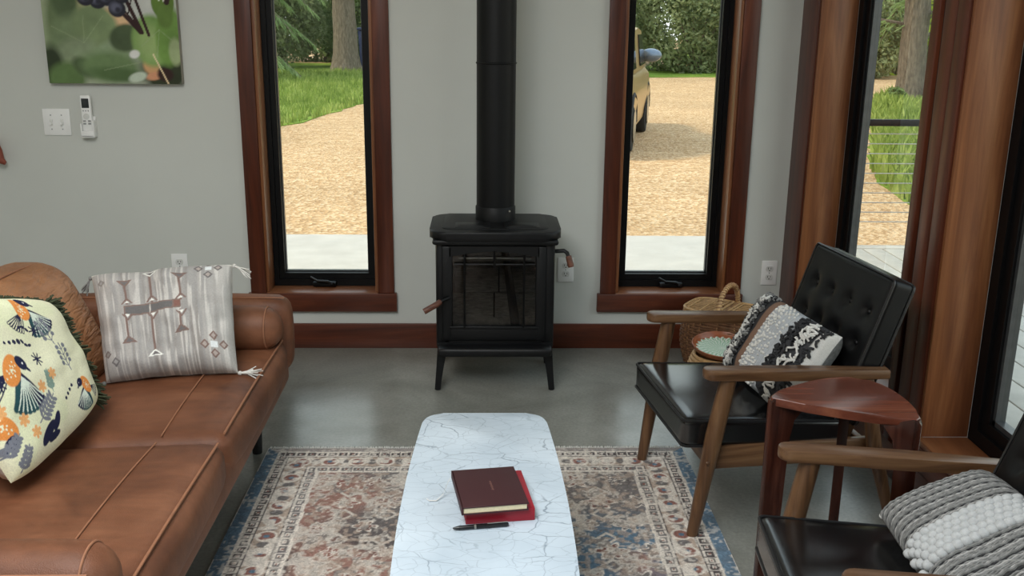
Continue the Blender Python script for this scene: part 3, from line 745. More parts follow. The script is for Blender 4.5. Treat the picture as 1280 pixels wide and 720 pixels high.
fr_.build('door_grille', M['black_metal'], door)
MB().tube([(-.10, dy + .04, .548), (.19, dy + .04, .548)], .010, 10).build('air_tube', M['steel'], st)
hd = MB().tube([(dx0 + .03, dy - .004, .398), (dx0 - .0, dy - .018, .388), (dx0 - .012, dy - .03, .383)], .008, 8).build('door_handle', M['black_metal'], door)
MB().tube([(dx0 - .006, dy - .026, .386), (dx0 - .02, dy - .038, .378), (dx0 - .070, dy - .05, .352)], [.011, .012, .012], 12).build('handle_grip', M['grip'], st)
fb = MB()
for r in range(3):
    for c_ in range(2):
        x0 = -.14 + c_ * .19 + (.02 if r % 2 else 0)
        MB().box((x0, 4.07, .228 + r * .115), (x0 + .184, 4.098, .338 + r * .115), .004).build('fire_brick', M['fire_brick'], st)
MB().tube([(.09, 3.90, .56), (.135, 3.93, .24)], [.014, .02], 8).build('reflection_stick', M['dark'], st)  # dark stick added, standing for a leaning reflection in the door glass
MB().box((-.14, 3.84, .225), (.236, 4.07, .232)).build('ash_bed', M['fire_brick'], st, smooth=False)
MB().soft((-.182, 3.750, .158), (.278, 3.86, .198), .016, n=8).build('ash_lip', M['stove'], st)
MB().box((-.180, 3.808, .166), (.276, 4.15, .18), .006).build('base_plate', M['stove'], st)
for sx_, sy_ in ((-1, -1), (1, -1), (-1, 1), (1, 1)):
    cx, cy = .048, 3.975
    x_t, x_b = cx + sx_ * .216, cx + sx_ * .234; y_t, y_b = cy + sy_ * .15, cy + sy_ * .162
    lb = MB(); n = 6; prev = None; vs = []; fs = []
    for i in range(n + 1):
        q = i / n; z = .205 * (1 - q) + .004 * q; w = (.010 * (1 - q) ** 1.6 + .012); x = x_t * (1 - q) + x_b * q - sx_ * (w - .012) * .6; y = y_t * (1 - q) + y_b * q - sy_ * (w - .012) * .6
        for a, c2 in ((-1, -1), (1, -1), (1, 1), (-1, 1)): vs.append((x + a * w, y + c2 * w, z))
    for i in range(n):
        for j in range(4): fs.append((i * 4 + j, i * 4 + (j + 1) % 4, i * 4 + 4 + (j + 1) % 4, i * 4 + 4 + j))
    fs += [(0, 1, 2, 3), (n * 4, n * 4 + 1, n * 4 + 2, n * 4 + 3)]
    lb.raw(vs, fs); lb.tube([(x_b, y_b, 0), (x_b, y_b, .008)], .012, 10)
    lb.build('leg', M['stove'], st)
lv = MB().tube([(.28, 3.87, .572), (.325, 3.87, .574), (.337, 3.862, .568), (.345, 3.855, .548)], .0085, 8); lv.build('damper_lever', M['black_metal'], st)
MB().tube([(.342, 3.857, .556), (.352, 3.848, .52), (.354, 3.846, .512)], [.012, .013, .011], 10).build('damper_grip', M['grip'], st)
MB().tube([(-.035, 3.86, .17), (-.035, 3.83, .148)], .014, 12).build('ash_knob', M['grip'], st)
pp = MB(); pp.lathe([(.079, 0), (.079, ZC - .665)], 40, (.05, 4.045, .665)); pp.build('flue_pipe', M['pipe'], st)
cl = MB(); cl.lathe([(.0795, .0), (.083, .002), (.083, .055), (.0795, .06)], 40, (.05, 4.045, .668)); cl.build('pipe_collar', M['pipe'], st)
cl = MB(); cl.lathe([(.0795, .0), (.0825, .003), (.0825, .006), (.0795, .009)], 40, (.05, 4.045, 1.30)); cl.build('pipe_seam', M['pipe'], st)
MB().tube([(.105, 3.976, .715), (.107, 3.973, .715)], .004, 8).build('screw', M['steel'], st)

# ------------------------------------------------------------------ wall fittings
def outlet(x, z, label):
    t_ = thing('wall_outlet', label, 'outlet', (x, YB, z))
    MB().box((x - .036, YB - .006, z - .057), (x + .036, YB, z + .057), .003).build('cover_plate', M['white_plastic'], t_)
    for s in (-1, 1):
        r = MB(); r.prism([(x + .017 * math.cos(a), z + s * .0195 + max(-.0125, min(.0125, .017 * math.sin(a)))) for a in np.linspace(0, 2 * PI, 24, endpoint=False)], YB - .0085, YB - .005, lambda a, b_, h: (a, h, b_))
        rc = r.build('receptacle', M['off_plastic'], t_)
        sl = MB(); sl.box((x - .0075, YB - .0092, z + s * .0195 - .002), (x - .0052, YB - .0083, z + s * .0195 + .007)).box((x + .0052, YB - .0092, z + s * .0195 - .001), (x + .0072, YB - .0083, z + s * .0195 + .006))
        sl.tube([(x, YB - .0092, z + s * .0195 - .0075), (x, YB - .0083, z + s * .0195 - .0075)], .0026, 8)
        sl.build('slot', M['dark'], rc)
    MB().tube([(x, YB - .0075, z), (x, YB - .006, z)], .003, 8).build('screw', M['grey_plastic'], t_)
outlet(.375, .374, 'white duplex wall outlet just right of the black wood stove')
outlet(-1.365, .385, 'white duplex wall outlet half hidden behind the striped grey pillow')
outlet(1.31, .362, 'white duplex wall outlet in the right corner behind the chair back')
sw = thing('light_switch', 'white double toggle switch plate below the leaf picture', 'switch', (-1.841, YB, 1.024))
MB().box((-1.899, YB - .006, .967), (-1.783, YB, 1.081), .003).build('cover_plate', M['white_plastic'], sw)
for s in (-1, 1):
    x = -1.841 + s * .023
    MB().box((x - .006, YB - .008, 1.010), (x + .006, YB - .005, 1.036), .001).build('toggle_slot', M['off_plastic'], sw)
    MB().box((x - .004, YB - .022, 1.012), (x + .004, YB - .006, 1.024), .002).build('toggle', M['white_plastic'], sw)
    for q in (-1, 1): MB().tube([(x, YB - .0075, 1.024 + q * .03), (x, YB - .006, 1.024 + q * .03)], .0028, 8).build('screw', M['grey_plastic'], sw)
rm = thing('remote_control', 'white remote control with dark display, clipped in its wall holder', 'remote', (-1.70, YB - .028, 1.0))
MB().box((-1.722, YB - .036, .975), (-1.679, YB - .016, 1.142), .006).build('remote_body', M['white_plastic'], rm)
MB().box((-1.716, YB - .0375, 1.088), (-1.685, YB - .035, 1.128), .001).build('display', M['screen'], rm)
bt = MB(); bt.lathe([(.0, .002), (.011, .002), (.013, 0)], 20); bt.v = [(-1.7005 + p[0], YB - .036 - p[2], 1.052 + p[1]) for p in bt.v]; bt.build('dial_button', M['off_plastic'], rm)
for k in range(3): MB().ball((-1.711 + k * .0105, YB - .036, 1.076), .003, 8, 6).build('button', M['grey_plastic'], rm)
for k in range(4): MB().box((-1.716 + (k % 2) * .021, YB - .038, 1.018 + (k // 2) * .011), (-1.704 + (k % 2) * .021, YB - .0355, 1.025 + (k // 2) * .011), .002).build('button', M['grey_plastic'], rm)
rh = thing('remote_holder', 'white wall cradle holding the remote control', 'holder', (-1.70, YB, .975))
hb = MB(); hb.box((-1.727, YB - .012, .962), (-1.673, YB, 1.05), .003).box((-1.727, YB - .044, .962), (-1.673, YB - .012, .972), .003)
hb.box((-1.729, YB - .042, .965), (-1.7235, YB - .01, 1.022), .002).box((-1.6775, YB - .042, .965), (-1.672, YB - .01, 1.035), .002).box((-1.727, YB - .044, .965), (-1.673, YB - .039, .99), .002)
hb.build('cradle', M['white_plastic'], rh)
kn = thing('wall_hook', 'small reddish-brown rounded hook on the wall at the left edge of the photo', 'hook', (-2.125, YB, .89))
MB().tube([(-2.135, YB, .93), (-2.13, YB - .03, .945), (-2.102, YB - .045, .935), (-2.09, YB - .045, .90), (-2.082, YB - .045, .862), (-2.062, YB - .045, .85)], [.018, .02, .021, .02, .018, .008], 12).build('hook_arm', M['reddish'], kn)
MB().box((-2.19, YB - .012, .85), (-2.14, YB, .98), .005).build('back_plate', M['reddish'], kn)
# canvas print
pc = thing('canvas_print', 'unframed canvas photo print of grape leaves and dark berries on the wall', 'picture', (-1.56, YB, 1.19))
MB().box((-1.841, YB - .034, 1.19), (-1.283, YB - .001, 1.90), .003).build('stretcher_canvas', M['canvas_edge'], pc)
nu, nv = 150, 190
U, Vv = np.meshgrid(np.linspace(0, 1, nu), np.linspace(0, 1.27, nv))
# picture plane: u across, v up; the photo shows v below .6
p = Paint(U, Vv, S(150, 156, 136))
g = lambda r, gg, b_: S(r, gg, b_)
p.ell(.1, .52, .35, .5, .2, g(146, 158, 120), 1.2); p.ell(.55, .62, .3, .28, 0, g(176, 178, 166), .8); p.ell(.72, .7, .3, .32, 0, g(170, 172, 166), .9)
p.ell(.28, .52, .12, .14, 0, g(190, 178, 120), .3); p.ell(.15, .5, .13, .3, -.1, g(88, 106, 66), .5); p.ell(.17, .62, .09, .16, 0, g(70, 88, 54), .4)
p.ell(.53, .47, .12, .09, -.3, g(206, 160, 110), .35)
p.ell(.27, .33, .26, .18, .25, g(104, 124, 82), .5); p.ell(.38, .41, .17, .18, .5, g(108, 128, 82), .3); p.ell(.22, .24, .16, .09, .2, g(118, 134, 98), .6)
p.ell(.03, .12, .09, .16, 0, g(44, 56, 32), .5); p.ell(.14, .04, .14, .12, .1, g(82, 110, 54), .4); p.ell(.28, .12, .1, .06, -.6, g(40, 52, 30), .5)
p.ell(.5, .22, .22, .1, .5, g(122, 142, 104), .4); p.ell(.6, .34, .12, .1, .4, g(66, 82, 50), .25); p.ell(.47, .12, .24, .12, -.05, g(92, 118, 68), .55); p.ell(.52, .07, .2, .05, -.1, g(72, 98, 50), .6)
p.ell(.88, .12, .17, .2, 0, g(44, 52, 28), .4); p.ell(.78, .14, .06, .07, 0, g(190, 140, 80), .4)
p.ell(.80, .32, .15, .19, .1, g(104, 142, 58), .22); p.ell(.78, .30, .1, .13, .1, g(130, 156, 84), .9); p.ell(.93, .35, .1, .22, -.1, g(96, 134, 44), .25)
p.ell(.90, .60, .085, .12, .0, g(82, 112, 26), .1); p.ell(.91, .50, .06, .09, 0, g(86, 116, 34), .3); p.ell(.875, .64, .01, .03, 0, g(230, 236, 220), .4); p.ell(.91, .62, .006, .02, 0, g(220, 230, 200), .4)
for a, b_ in (((.29, .30), (.06, .42)), ((.29, .30), (.45, .5)), ((.29, .30), (.3, .5)), ((.42, .1), (.7, .16)), ((.86, .4), (.72, .28)), ((.86, .4), (.98, .3)), ((.86, .4), (.83, .2))): p.line(a, b_, .007, g(140, 156, 112), .4)
p.ell(.80, .06, .07, .03, .2, g(196, 130, 84), .4); p.ell(.88, .07, .06, .05, 0, g(50, 26, 20), .4); p.line((.80, .22), (.9, .0), .012, g(206, 178, 130)); p.ell(.67, .05, .07, .035, .3, g(176, 190, 168), .4); p.ell(.66, .22, .04, .03, .3, g(196, 196, 190), .4); p.ell(.97, .24, .05, .1, 0, g(140, 156, 104), .4)
for a, b_, w in (((.42, .72), (.72, .38), .03), ((.62, .64), (.73, .38), .03), ((.56, .6), (.70, .43), .014), ((.70, .62), (.78, .36), .022), ((.64, .52), (.72, .78), .01), ((.96, .72), (.93, .6), .04)): p.line(a, b_, w, g(48, 24, 24))
for x, y in ((.42, .68), (.38, .76), (.49, .70), (.56, .62), (.47, .80), (.6, .72), (.53, .78), (.33, .70), (.62, .82), (.44, .88), (.55, .88)):
    y -= .07; p.ell(x, y, .065, .062, 0, g(34, 34, 46), .15); p.ell(x - .012, y + .012, .04, .036, 0, g(84, 86, 108), .9); p.ell(x + .005, y - .008, .02, .02, 0, g(40, 40, 54), .8)
for i in range(9): p.ell(.1 + .16 * rng.random(), .98 + .2 * rng.random(), .14, .1, rng.random(), g(96 + i * 5, 124, 70), .3)
for i in range(6): p.ell(.5 + .5 * rng.random(), 1.0 + .2 * rng.random(), .13, .1, rng.random(), g(84, 112 + i * 5, 56), .3)
Pw = np.stack([-1.840 + U * .556, np.full_like(U, YB - .0345), 1.191 + Vv / 1.27 * .708], -1)
gridmesh('printed_face', Pw, np.clip((p.C * .78 + p.C.mean(-1, keepdims=True) * .22) * 1.5 * (.86 + .28 * vnoise(U, Vv, 7, 90))[..., None] * (.94 + .12 * vnoise(U, Vv, 30, 91))[..., None], 0, .85), M['canvas_print'], pc)

# ------------------------------------------------------------------ rug
RX0, RX1, RY0, RY1 = -.755, .712, .95, 3.225
rg = thing('area_rug', 'distressed oriental area rug in cream, rust and blue under the marble table', 'rug', (-.02, 2.1, 0))
MB().box((RX0, RY0, .0005), (RX1, RY1, .007), .002).build('rug_backing', M['yarn_taupe'], rg)
ny, nx = 560, 366
xx, yy = np.meshgrid(np.linspace(RX0, RX1, nx), np.linspace(RY0, RY1, ny))
wob = .004 * (vnoise(xx, yy, 22, 5) - .5)
e_s = np.minimum(xx - RX0, RX1 - xx) + wob; e_e = np.minimum(yy - RY0, RY1 - yy) + wob
along = np.where(e_s < e_e, yy, xx)
d = np.minimum(e_s, e_e + .012)
cream = np.array(S(206, 196, 184)[:3]); rust = np.array(S(138, 94, 84)[:3]); grey = np.array(S(112, 106, 104)[:3]); blue = np.array(S(86, 112, 132)[:3]); taupe = np.array(S(168, 148, 132)[:3]); dark = np.array(S(84, 76, 75)[:3])
n1 = vnoise(xx, yy, 5, 1); n2 = vnoise(xx, yy, 16, 2); n3 = vnoise(xx, yy, 46, 3); n4 = vnoise(xx, yy, 110, 4); n5 = vnoise(xx, yy, 9, 6)
Cc = np.zeros(xx.shape + (3,))
def lay(m, col): 
    global Cc
    m = np.clip(m, 0, 1)[..., None]; Cc = Cc * (1 - m) + col * m
# field: mottled rust / grey / blue drift with cream flecks and motifs
lay(np.ones_like(xx), rust * .8 + taupe * .2)
lay((n1 - .45) * 6, grey); bl_m = (xx + .25 - (2.75 - yy) * .9) * 3
lay(np.clip((n5 - .35) * 5, 0, 1) * np.clip((2.80 - yy) * 5, 0, 1) * np.clip((xx - .05) * 5, 0, 1), blue)
lay(np.clip((n1 - .35) * 5, 0, .9) * np.clip((2.82 - yy) * 4, 0, 1) * np.clip((-xx - .1) * 5, 0, 1), dark)
# repeating palmettes, arcs and diamonds
def motif(cx, cy, r, col, ring=True):
    dx, dy = xx - cx, yy - cy; q = np.hypot(dx, dy * 1.15); th = np.arctan2(dy, dx)
    rr_ = r * (.75 + .25 * np.cos(6 * th))
    lay((1 - q / rr_) * 5, col); 
    if ring: lay((1 - np.abs(q / rr_ - 1) / .16) * 2, cream)
    lay((1 - q / (rr_ * .4)) * 5, cream * .9)
r_ = random.Random(21)
for i in range(8):
    for j in range(13):
        cx = RX0 + .27 + i * .132 + (.06 if j % 2 else 0); cy = RY0 + .24 + j * .148
        motif(cx, cy, r_.uniform(.03, .055), [rust, grey, blue * .8, rust * .7, taupe][(i * 3 + j * 5) % 5])
for i in range(7):
    for j in range(12):
        cx = RX0 + .33 + i * .132; cy = RY0 + .31 + j * .148
        q = np.abs(xx - cx) + np.abs(yy - cy); lay((1 - np.abs(q / .03 - 1) / .3) * 2, cream * .85)
lay(np.clip((n2 * .3 + n3 * .7 - .50) * 8, 0, .85), cream * .9)
lay(np.clip((n3 * .5 + n4 * .5 - .58) * 12, 0, .7), dark)
lay(np.clip((vnoise(xx, yy, 70, 14) - .55) * 7, 0, .6), taupe)
# borders
def band(d0, d1): return ((d >= d0) & (d < d1)).astype(float)
ins = d < .205
Cc[ins] = cream * .95
B = band(0, .042); lay(B, blue * .8 + grey * .2); lay(B * np.clip((n3 - .45) * 4, 0, .6), blue * 1.25); lay(B * np.clip((e_e < e_s) * 1.0, 0, 1) * .7, taupe * .8 + grey * .2)
def guard(a, b_, per, c1):
    mid = (a + b_) / 2; k = np.floor(along / per); u_ = along / per - k - .5; v_ = (d - mid) / ((b_ - a) / 2)
    q = np.maximum(np.abs(u_) * 2.6, np.abs(v_) * 1.6); lay(band(a, b_) * (q < 1) * (q > .45), c1); lay(band(a, b_) * (q < .28), rust)
    lay(band(a, b_) * ((np.abs(u_) > .46)), c1 * 1.3)
guard(.046, .083, .036, dark)
Bm = band(.088, .158); lay(Bm, taupe); k = np.floor(along / .095); u_ = (along / .095 - k - .5) * .095; v_ = d - .123
lay(Bm * (1 - np.hypot(u_, v_) / .026) * 6, rust); lay(Bm * (1 - np.abs(np.hypot(u_, v_) - .028) / .005) * 2, cream); lay(Bm * (1 - np.hypot(u_, v_) / .010) * 5, blue)
u2 = (np.abs(u_) - .0475); lay(Bm * (1 - np.hypot(u2, v_ * .8) / .018) * 5, grey); lay(Bm * np.clip((n3 - .52) * 9, 0, .9), cream)
guard(.163, .200, .040, grey)
for a in (.044, .085, .160, .203): lay((1 - np.abs(d - a) / .0028) * 1.5, dark if a in (.085, .160) else cream)
# wear
lay(np.clip((n4 * .55 + n2 * .45 - .60) * 9, 0, .55), cream * .9)
Cc *= (1.08 + .4 * n4)[..., None]; Cc = Cc * .86 + Cc.mean(-1, keepdims=True) * .14
gridmesh('rug_pile', np.stack([xx, yy, .0072 + .0008 * n4], -1), Cc, M['rug'], rg)
fr_ = MB(); r_ = random.Random(2)
for y0, s in ((RY1, 1), (RY0, -1)):
    for i in range(230):
        x = RX0 + .005 + (RX1 - RX0 - .01) * i / 229; dx = r_.uniform(-.004, .004); L = r_.uniform(.010, .020)
        fr_.tube([(x, y0 - s * .004, .006), (x + dx * .5, y0 + s * L * .5, .008), (x + dx, y0 + s * L, .003)], [.0028, .0026, .0018], 4)
fr_.build('fringe', M['yarn_white'], rg, kind='stuff')

# ------------------------------------------------------------------ coffee table
TZ = .42
ct = thing('coffee_table', 'long white marble coffee table with bowed sides on the rug', 'table', (.005, 1.95, 0))
def hull(s):   # surfboard outline with rounded ends
    P = []; y1, ymid = 2.553, 1.93
    def w(t): return .190 - .026 * abs(t) ** 2.0
    n = 40; side = []
    for i in range(n + 1):
        t = -math.cos(PI * i / n); y = ymid + t * .623; x = w(t)
        e = (1 - abs(t)) * .623; 
        if e < .05: x -= .05 - math.sqrt(max(0, .05 ** 2 - (.05 - e) ** 2))
        side.append((x * s, y))
    L = [(.005 + x, y) for x, y in side] + [(.005 - x, y) for x, y in side[::-1]]
    return L
MB().prism(hull(1), TZ - .022, TZ, bev=.005, seg=3).build('marble_top', M['marble'], ct)
MB().box((-.105, 1.50, TZ - .06), (.115, 2.36, TZ - .022), .01).build('apron', M['walnutY'], ct)
for sx_ in (-1, 1):
    for sy_ in (-1, 1):
        MB().tube([(.005 + sx_ * .09, 1.93 + sy_ * .40, TZ - .03), (.005 + sx_ * .125, 1.93 + sy_ * .46, .008)], [.02, .012], 12).build('leg', M['walnutZ'], ct)
def rot2(p, c, a): x, y = p[0] - c[0], p[1] - c[1]; return (c[0] + x * math.cos(a) - y * math.sin(a), c[1] + x * math.sin(a) + y * math.cos(a))
def slab(poly_c, w, h, ang, z0, z1, bev=0, off=(0, 0)):
    P = [(-w / 2 + off[0], -h / 2 + off[1]), (w / 2 + off[0], -h / 2 + off[1]), (w / 2 + off[0], h / 2 + off[1]), (-w / 2 + off[0], h / 2 + off[1])]
    return MB().prism([(poly_c[0] + x * math.cos(ang) - y * math.sin(ang), poly_c[1] + x * math.sin(ang) + y * math.cos(ang)) for x, y in P], z0, z1, bev=bev)
# red boxed book
rb = thing('red_book', 'thick red hardcover book lying under the maroon journal on the marble table', 'book', (.03, 2.02, TZ))
slab((.027, 2.032), .152, .185, .125, TZ, TZ + .004, .001).build('back_cover', M['red'], rb)
slab((.027, 2.032), .152, .185, .125, TZ + .026, TZ + .030, .001).build('front_cover', M['red'], rb)
slab((.027, 2.032), .146, .178, .125, TZ + .004, TZ + .026, 0, (0, .003)).build('pages', M['paper'], rb, smooth=False)
slab((.027, 2.032), .152, .004, .125, TZ, TZ + .030, .001, (0, -.0925)).build('spine', M['red'], rb)
# maroon journal
mb_ = thing('journal', 'maroon cloth-covered journal with cream pages and white ribbon, on the red book', 'book', (.014, 2.0, TZ + .03))
jc, ja = (.014, 2.014), .155
slab(jc, .146, .182, ja, TZ + .0302, TZ + .0335, .0008).build('back_cover', M['maroon'], mb_)
slab(jc, .138, .177, ja, TZ + .0335, TZ + .0455, 0).build('pages', M['paper'], mb_, smooth=False)
slab(jc, .146, .182, ja, TZ + .0455, TZ + .049, .0008).build('front_cover', M['maroon'], mb_)
slab(jc, .004, .182, ja, TZ + .0302, TZ + .049, .0008, (-.072, 0)).build('spine', M['maroon'], mb_)
gm = MB()
for k in range(9):
    s_ = slab(jc, .0035 if k % 3 else .006, .0022, ja, TZ + .0488, TZ + .0493, 0, (.006, -.018 + k * .005)); gm.raw(s_.v, s_.f)
gm.build('gilt_mark', M['gilt'], mb_, smooth=False)
P = [(-.074, 2.075, TZ + .038), (-.080, 2.07, TZ + .03), (-.09, 2.055, TZ + .008), (-.105, 2.035, TZ + .002), (-.122, 2.035, TZ + .002), (-.128, 2.045, TZ + .002)]
rbm = MB(); 
for i in range(len(P) - 1):
    a, b_ = P[i], P[i + 1]; w = .0022
    rbm.raw([(a[0], a[1] - w, a[2]), (b_[0], b_[1] - w, b_[2]), (b_[0], b_[1] + w, b_[2]), (a[0], a[1] + w, a[2]), (a[0], a[1] - w, a[2] + .0006), (b_[0], b_[1] - w, b_[2] + .0006), (b_[0], b_[1] + w, b_[2] + .0006), (a[0], a[1] + w, a[2] + .0006)], [(0, 1, 2, 3), (4, 5, 6, 7), (0, 1, 5, 4), (3, 2, 6, 7)])
rbm.build('ribbon_marker', M['ribbon'], mb_)
pn = thing('pen', 'black ballpoint pen with silver bands in front of the red book', 'pen', (0, 1.914, TZ))
a, b_ = Vector((-.064, 1.903, TZ + .0055)), Vector((.056, 1.921, TZ + .0055))
L = lambda t: tuple(a.lerp(b_, t))
MB().tube([L(0), L(.02), L(.12), L(.5)], [.0012, .0022, .0048, .0053], 12).build('barrel', M['pen'], pn)
MB().tube([L(.38), L(.415)], .0056, 12).build('band', M['steel'], pn)
MB().tube([L(.415), L(.97), L(1)], [.0053, .0049, .003], 12).build('cap', M['pen'], pn)
MB().tube([tuple(Vector(L(.62)) + Vector((0, -.001, .006))), tuple(Vector(L(.98)) + Vector((0, -.001, .0065)))], .0011, 6).build('clip', M['steel'], pn)

# ------------------------------------------------------------------ sofa
sf = thing('sofa', 'tan brown leather sofa with bolster arms along the left side', 'sofa', (-1.1, 2.43, 0))
def front_round(p, y0, y1):   # soften the body plan at both ends
    return p
MB().soft((-1.52, 1.47, .20), (-.690, 3.385, .335), .05, (.012, .01, 0), n=14).build('base', M['leather'], sf)
def seatfn(p):
    x, y, z = p
    t = (x + 1.30) / .64           # 0 rear .. 1 front
    z = z - .03 * (1 - max(0, min(1, t))) * (1 if z > .33 else 0)
    return (x, y, z)
for k, (y0, y1) in enumerate(((1.52, 2.445), (2.45, 3.30))):
    s = MB().soft((-1.34, y0, .250), (-.682, y1, .396), .045, (.016, .004, .022), n=16, fn=seatfn).build('seat_cushion', M['leather'], sf)
    sm = MB()
    def top_z(x): return .396 + .003 - .03 * (1 - max(0, min(1, (x + 1.30) / .64)))
    n = 24
    sm.tube([(-.697, y0 + .03 + (y1 - y0 - .06) * i / n, .392 + .010 * math.sin(PI * i / n) * .5) for i in range(n + 1)], .0035, 6)
    sm.tube([(-.862, y0 + .02 + (y1 - y0 - .04) * i / n, top_z(-.862) + .0175 * (1 - (2 * i / n - 1) ** 2) * 1.03) for i in range(n + 1)], .0022, 6)
    sm.build('stitching', M['stitch'], s)
def backfn(p):
    x, y, z = p; t = (z - .36) / .40
    return (x - .022 - .15 * t - .02 * t * t, y, z)
for k, (y0, y1) in enumerate(((1.62, 2.41), (2.40, 3.10))):
    s = MB().soft((-1.36, y0, .365), (-1.155, y1, .722), .07, (.030, .012, .018), n=16, fn=backfn).build('back_cushion', M['leather_back_lit'], sf)
    sm = MB(); n = 20
    for xo in (-1.385, -1.27):
        zc = .762 if xo < -1.3 else .735
    sm.tube([(-1.395 , y0 + .06 + (y1 - y0 - .12) * i / n, .722 + .018 * (1 - (2 * i / n - 1) ** 2)) for i in range(n + 1)], .003, 6)
    sm.build('stitching', M['stitch'], s)
MB().soft((-1.58, 1.50, .30), (-1.44, 3.30, .57), .06, (.0, 0, .01), n=10).build('back_frame', M['leather'], sf)
for y0, y1 in ((1.455, 1.575), (3.275, 3.395)):
    a_ = MB().soft((-1.52, y0, .26), (-.676, y1, .535), .05, (.008, .004, .008), n=12).build('arm', M['leather'], sf)
    sm = MB(); ys = y0 + .03 if y0 > 2 else y1 - .03
    sm.tube([(-1.48 + .79 * i / 10, ys, .536) for i in range(11)], .0022, 6); sm.build('stitching', M['stitch'], a_)
for y0, y1 in ((1.585, 1.725), (3.135, 3.275)):
    a_ = MB().soft((-1.30, y0, .384), (-.684, y1, .532), .066, (.006, .004, .004), n=14).build('bolster', M['leather'], sf)
    cy, cz = (y0 + y1) / 2, .459
    MB().tube([(-.728, cy + .0725 * math.cos(t_) * 1.0, cz + .0715 * math.sin(t_)) for t_ in np.linspace(0, 2 * PI, 28, endpoint=False)], .0026, 6, closed=True).build('stitching', M['stitch'], a_)
for x in (-.79, -1.45):
    for y in (1.62, 3.205): MB().tube([(x, y, .215), (x, y, 0)], [.026, .017], 12).build('leg', M['dark'], sf)

# ------------------------------------------------------------------ pillows
def basis(BL, BR, TL, TR):
    BL, BR, TL, TR = [np.array(q, float) for q in (BL, BR, TL, TR)]
    nrm = np.cross(BR - BL, TL - BL); nrm /= np.linalg.norm(nrm)
    if nrm[0] > .5 and BL[0] > 0: nrm = -nrm      # on the chairs the show face looks into the room
    def flat(u, v):   # u,v in 0..1 arrays
        u = u[..., None]; v = v[..., None]
        return BL * (1 - u) * (1 - v) + BR * u * (1 - v) + TL * (1 - u) * v + TR * u * v
    return flat, nrm
class Pillow:
    def __init__(s, BL, BR, TL, TR, thick, pinch=.045, round_=0.0, wr=.004, seed=1):
        s.flat, s.n = basis(BL, BR, TL, TR); s.t = thick; s.p = pinch; s.wr = wr; s.seed = seed; s.rd = round_
    def at(s, u, v, side=1, lift=0.0):
        u = np.asarray(u, float); v = np.asarray(v, float); a, b = 2 * u - 1, 2 * v - 1
        a2 = a * (1 - s.p * (1 - b * b) * np.abs(a) ** 1) ; b2 = b * (1 - s.p * (1 - a * a) * np.abs(b))
        if s.rd:
            rr = 1 - s.rd * (a * a * b * b); a2 = a2 * rr; b2 = b2 * rr
        P = s.flat((a2 + 1) / 2, (b2 + 1) / 2)
        h = s.t * ((1 - a ** 4) * (1 - b ** 4)) ** .42
        w = s.wr * (vnoise(u, v, 5, s.seed) + .5 * vnoise(u, v, 11, s.seed + 1) - .75) * (1 - np.abs(a * b))
        return P + (side * (h + w + lift))[..., None] * s.n
def pillow_mesh(name_f, pil, paint, root, mat, back_mat, nu, nv):
    U, V_ = np.meshgrid(np.linspace(0, 1, nu), np.linspace(0, 1, nv))
    gridmesh(name_f, pil.at(U, V_, 1), paint, mat, root)
    U2, V2 = np.meshgrid(np.linspace(0, 1, 26), np.linspace(0, 1, 26))
    gridmesh('back_panel', pil.at(U2, V2, -1, 0)[:, ::-1], None, back_mat, root)
def tassel(root, P, dirv, L, n, mat, seed):
    r = random.Random(seed); b = MB(); P = Vector(P); d = Vector(dirv).normalized()
    b.ball(tuple(P + d * .006), .007, 8, 6)
    for k in range(n):
        e = Vector((r.uniform(-1, 1), r.uniform(-1, 1), r.uniform(-1, 1))) * .28
        b.tube([tuple(P), tuple(P + (d + e * .4) * L * .5), tuple(P + (d + e) * L + Vector((0, 0, -.004)))], [.0022, .002, .0014], 4)
    return b.build('tassel', mat, root)
# striped grey pillow at the far end of the sofa
gp = thing('throw_pillow', 'striped grey pillow with embroidered triangles and white tassels, against the far sofa arm', 'pillow', (-.99, 2.93, .4))
pil = Pillow((-1.148, 2.835, .392), (-.752, 2.905, .400), (-1.250, 3.055, .682), (-.800, 3.115, .708), .088, .07, .04, .032, 31)
nu, nv = 190, 170
U, Vv = np.meshgrid(np.linspace(0, 1, nu), np.linspace(0, 1, nv))
base = S(147, 145, 143); p = Paint(U, Vv, base)
s1 = vnoise(U * 1.0, Vv * .03, 44, 61); s2 = vnoise(U, Vv * .04, 90, 62)
p.put(np.clip((s1 - .5) * 4, 0, 1) * .6, S(166, 162, 158)); p.put(np.clip((.42 - s1) * 4, 0, 1) * .6, S(128, 122, 118)); p.put(np.clip((s2 - .62) * 8, 0, 1) * .6, S(198, 195, 190))
p.put(np.clip((U - .80) * 6, 0, 1) * .45, S(196, 193, 188)); p.put((Vv > .975).astype(float), S(206, 202, 194))
bk, br_, wh = S(104, 100, 100), S(118, 98, 92), S(214, 212, 206)
p.poly([(.225, .50), (.625, .545), (.63, .625), (.225, .60)], S(120, 102, 96)); p.poly([(.235, .515), (.565, .55), (.57, .61), (.235, .588)], S(100, 98, 98)); p.poly([(.58, .555), (.622, .56), (.622, .615), (.58, .612)], S(122, 88, 80)); p.line((.408, .525), (.412, .60), .008, S(180, 176, 170))
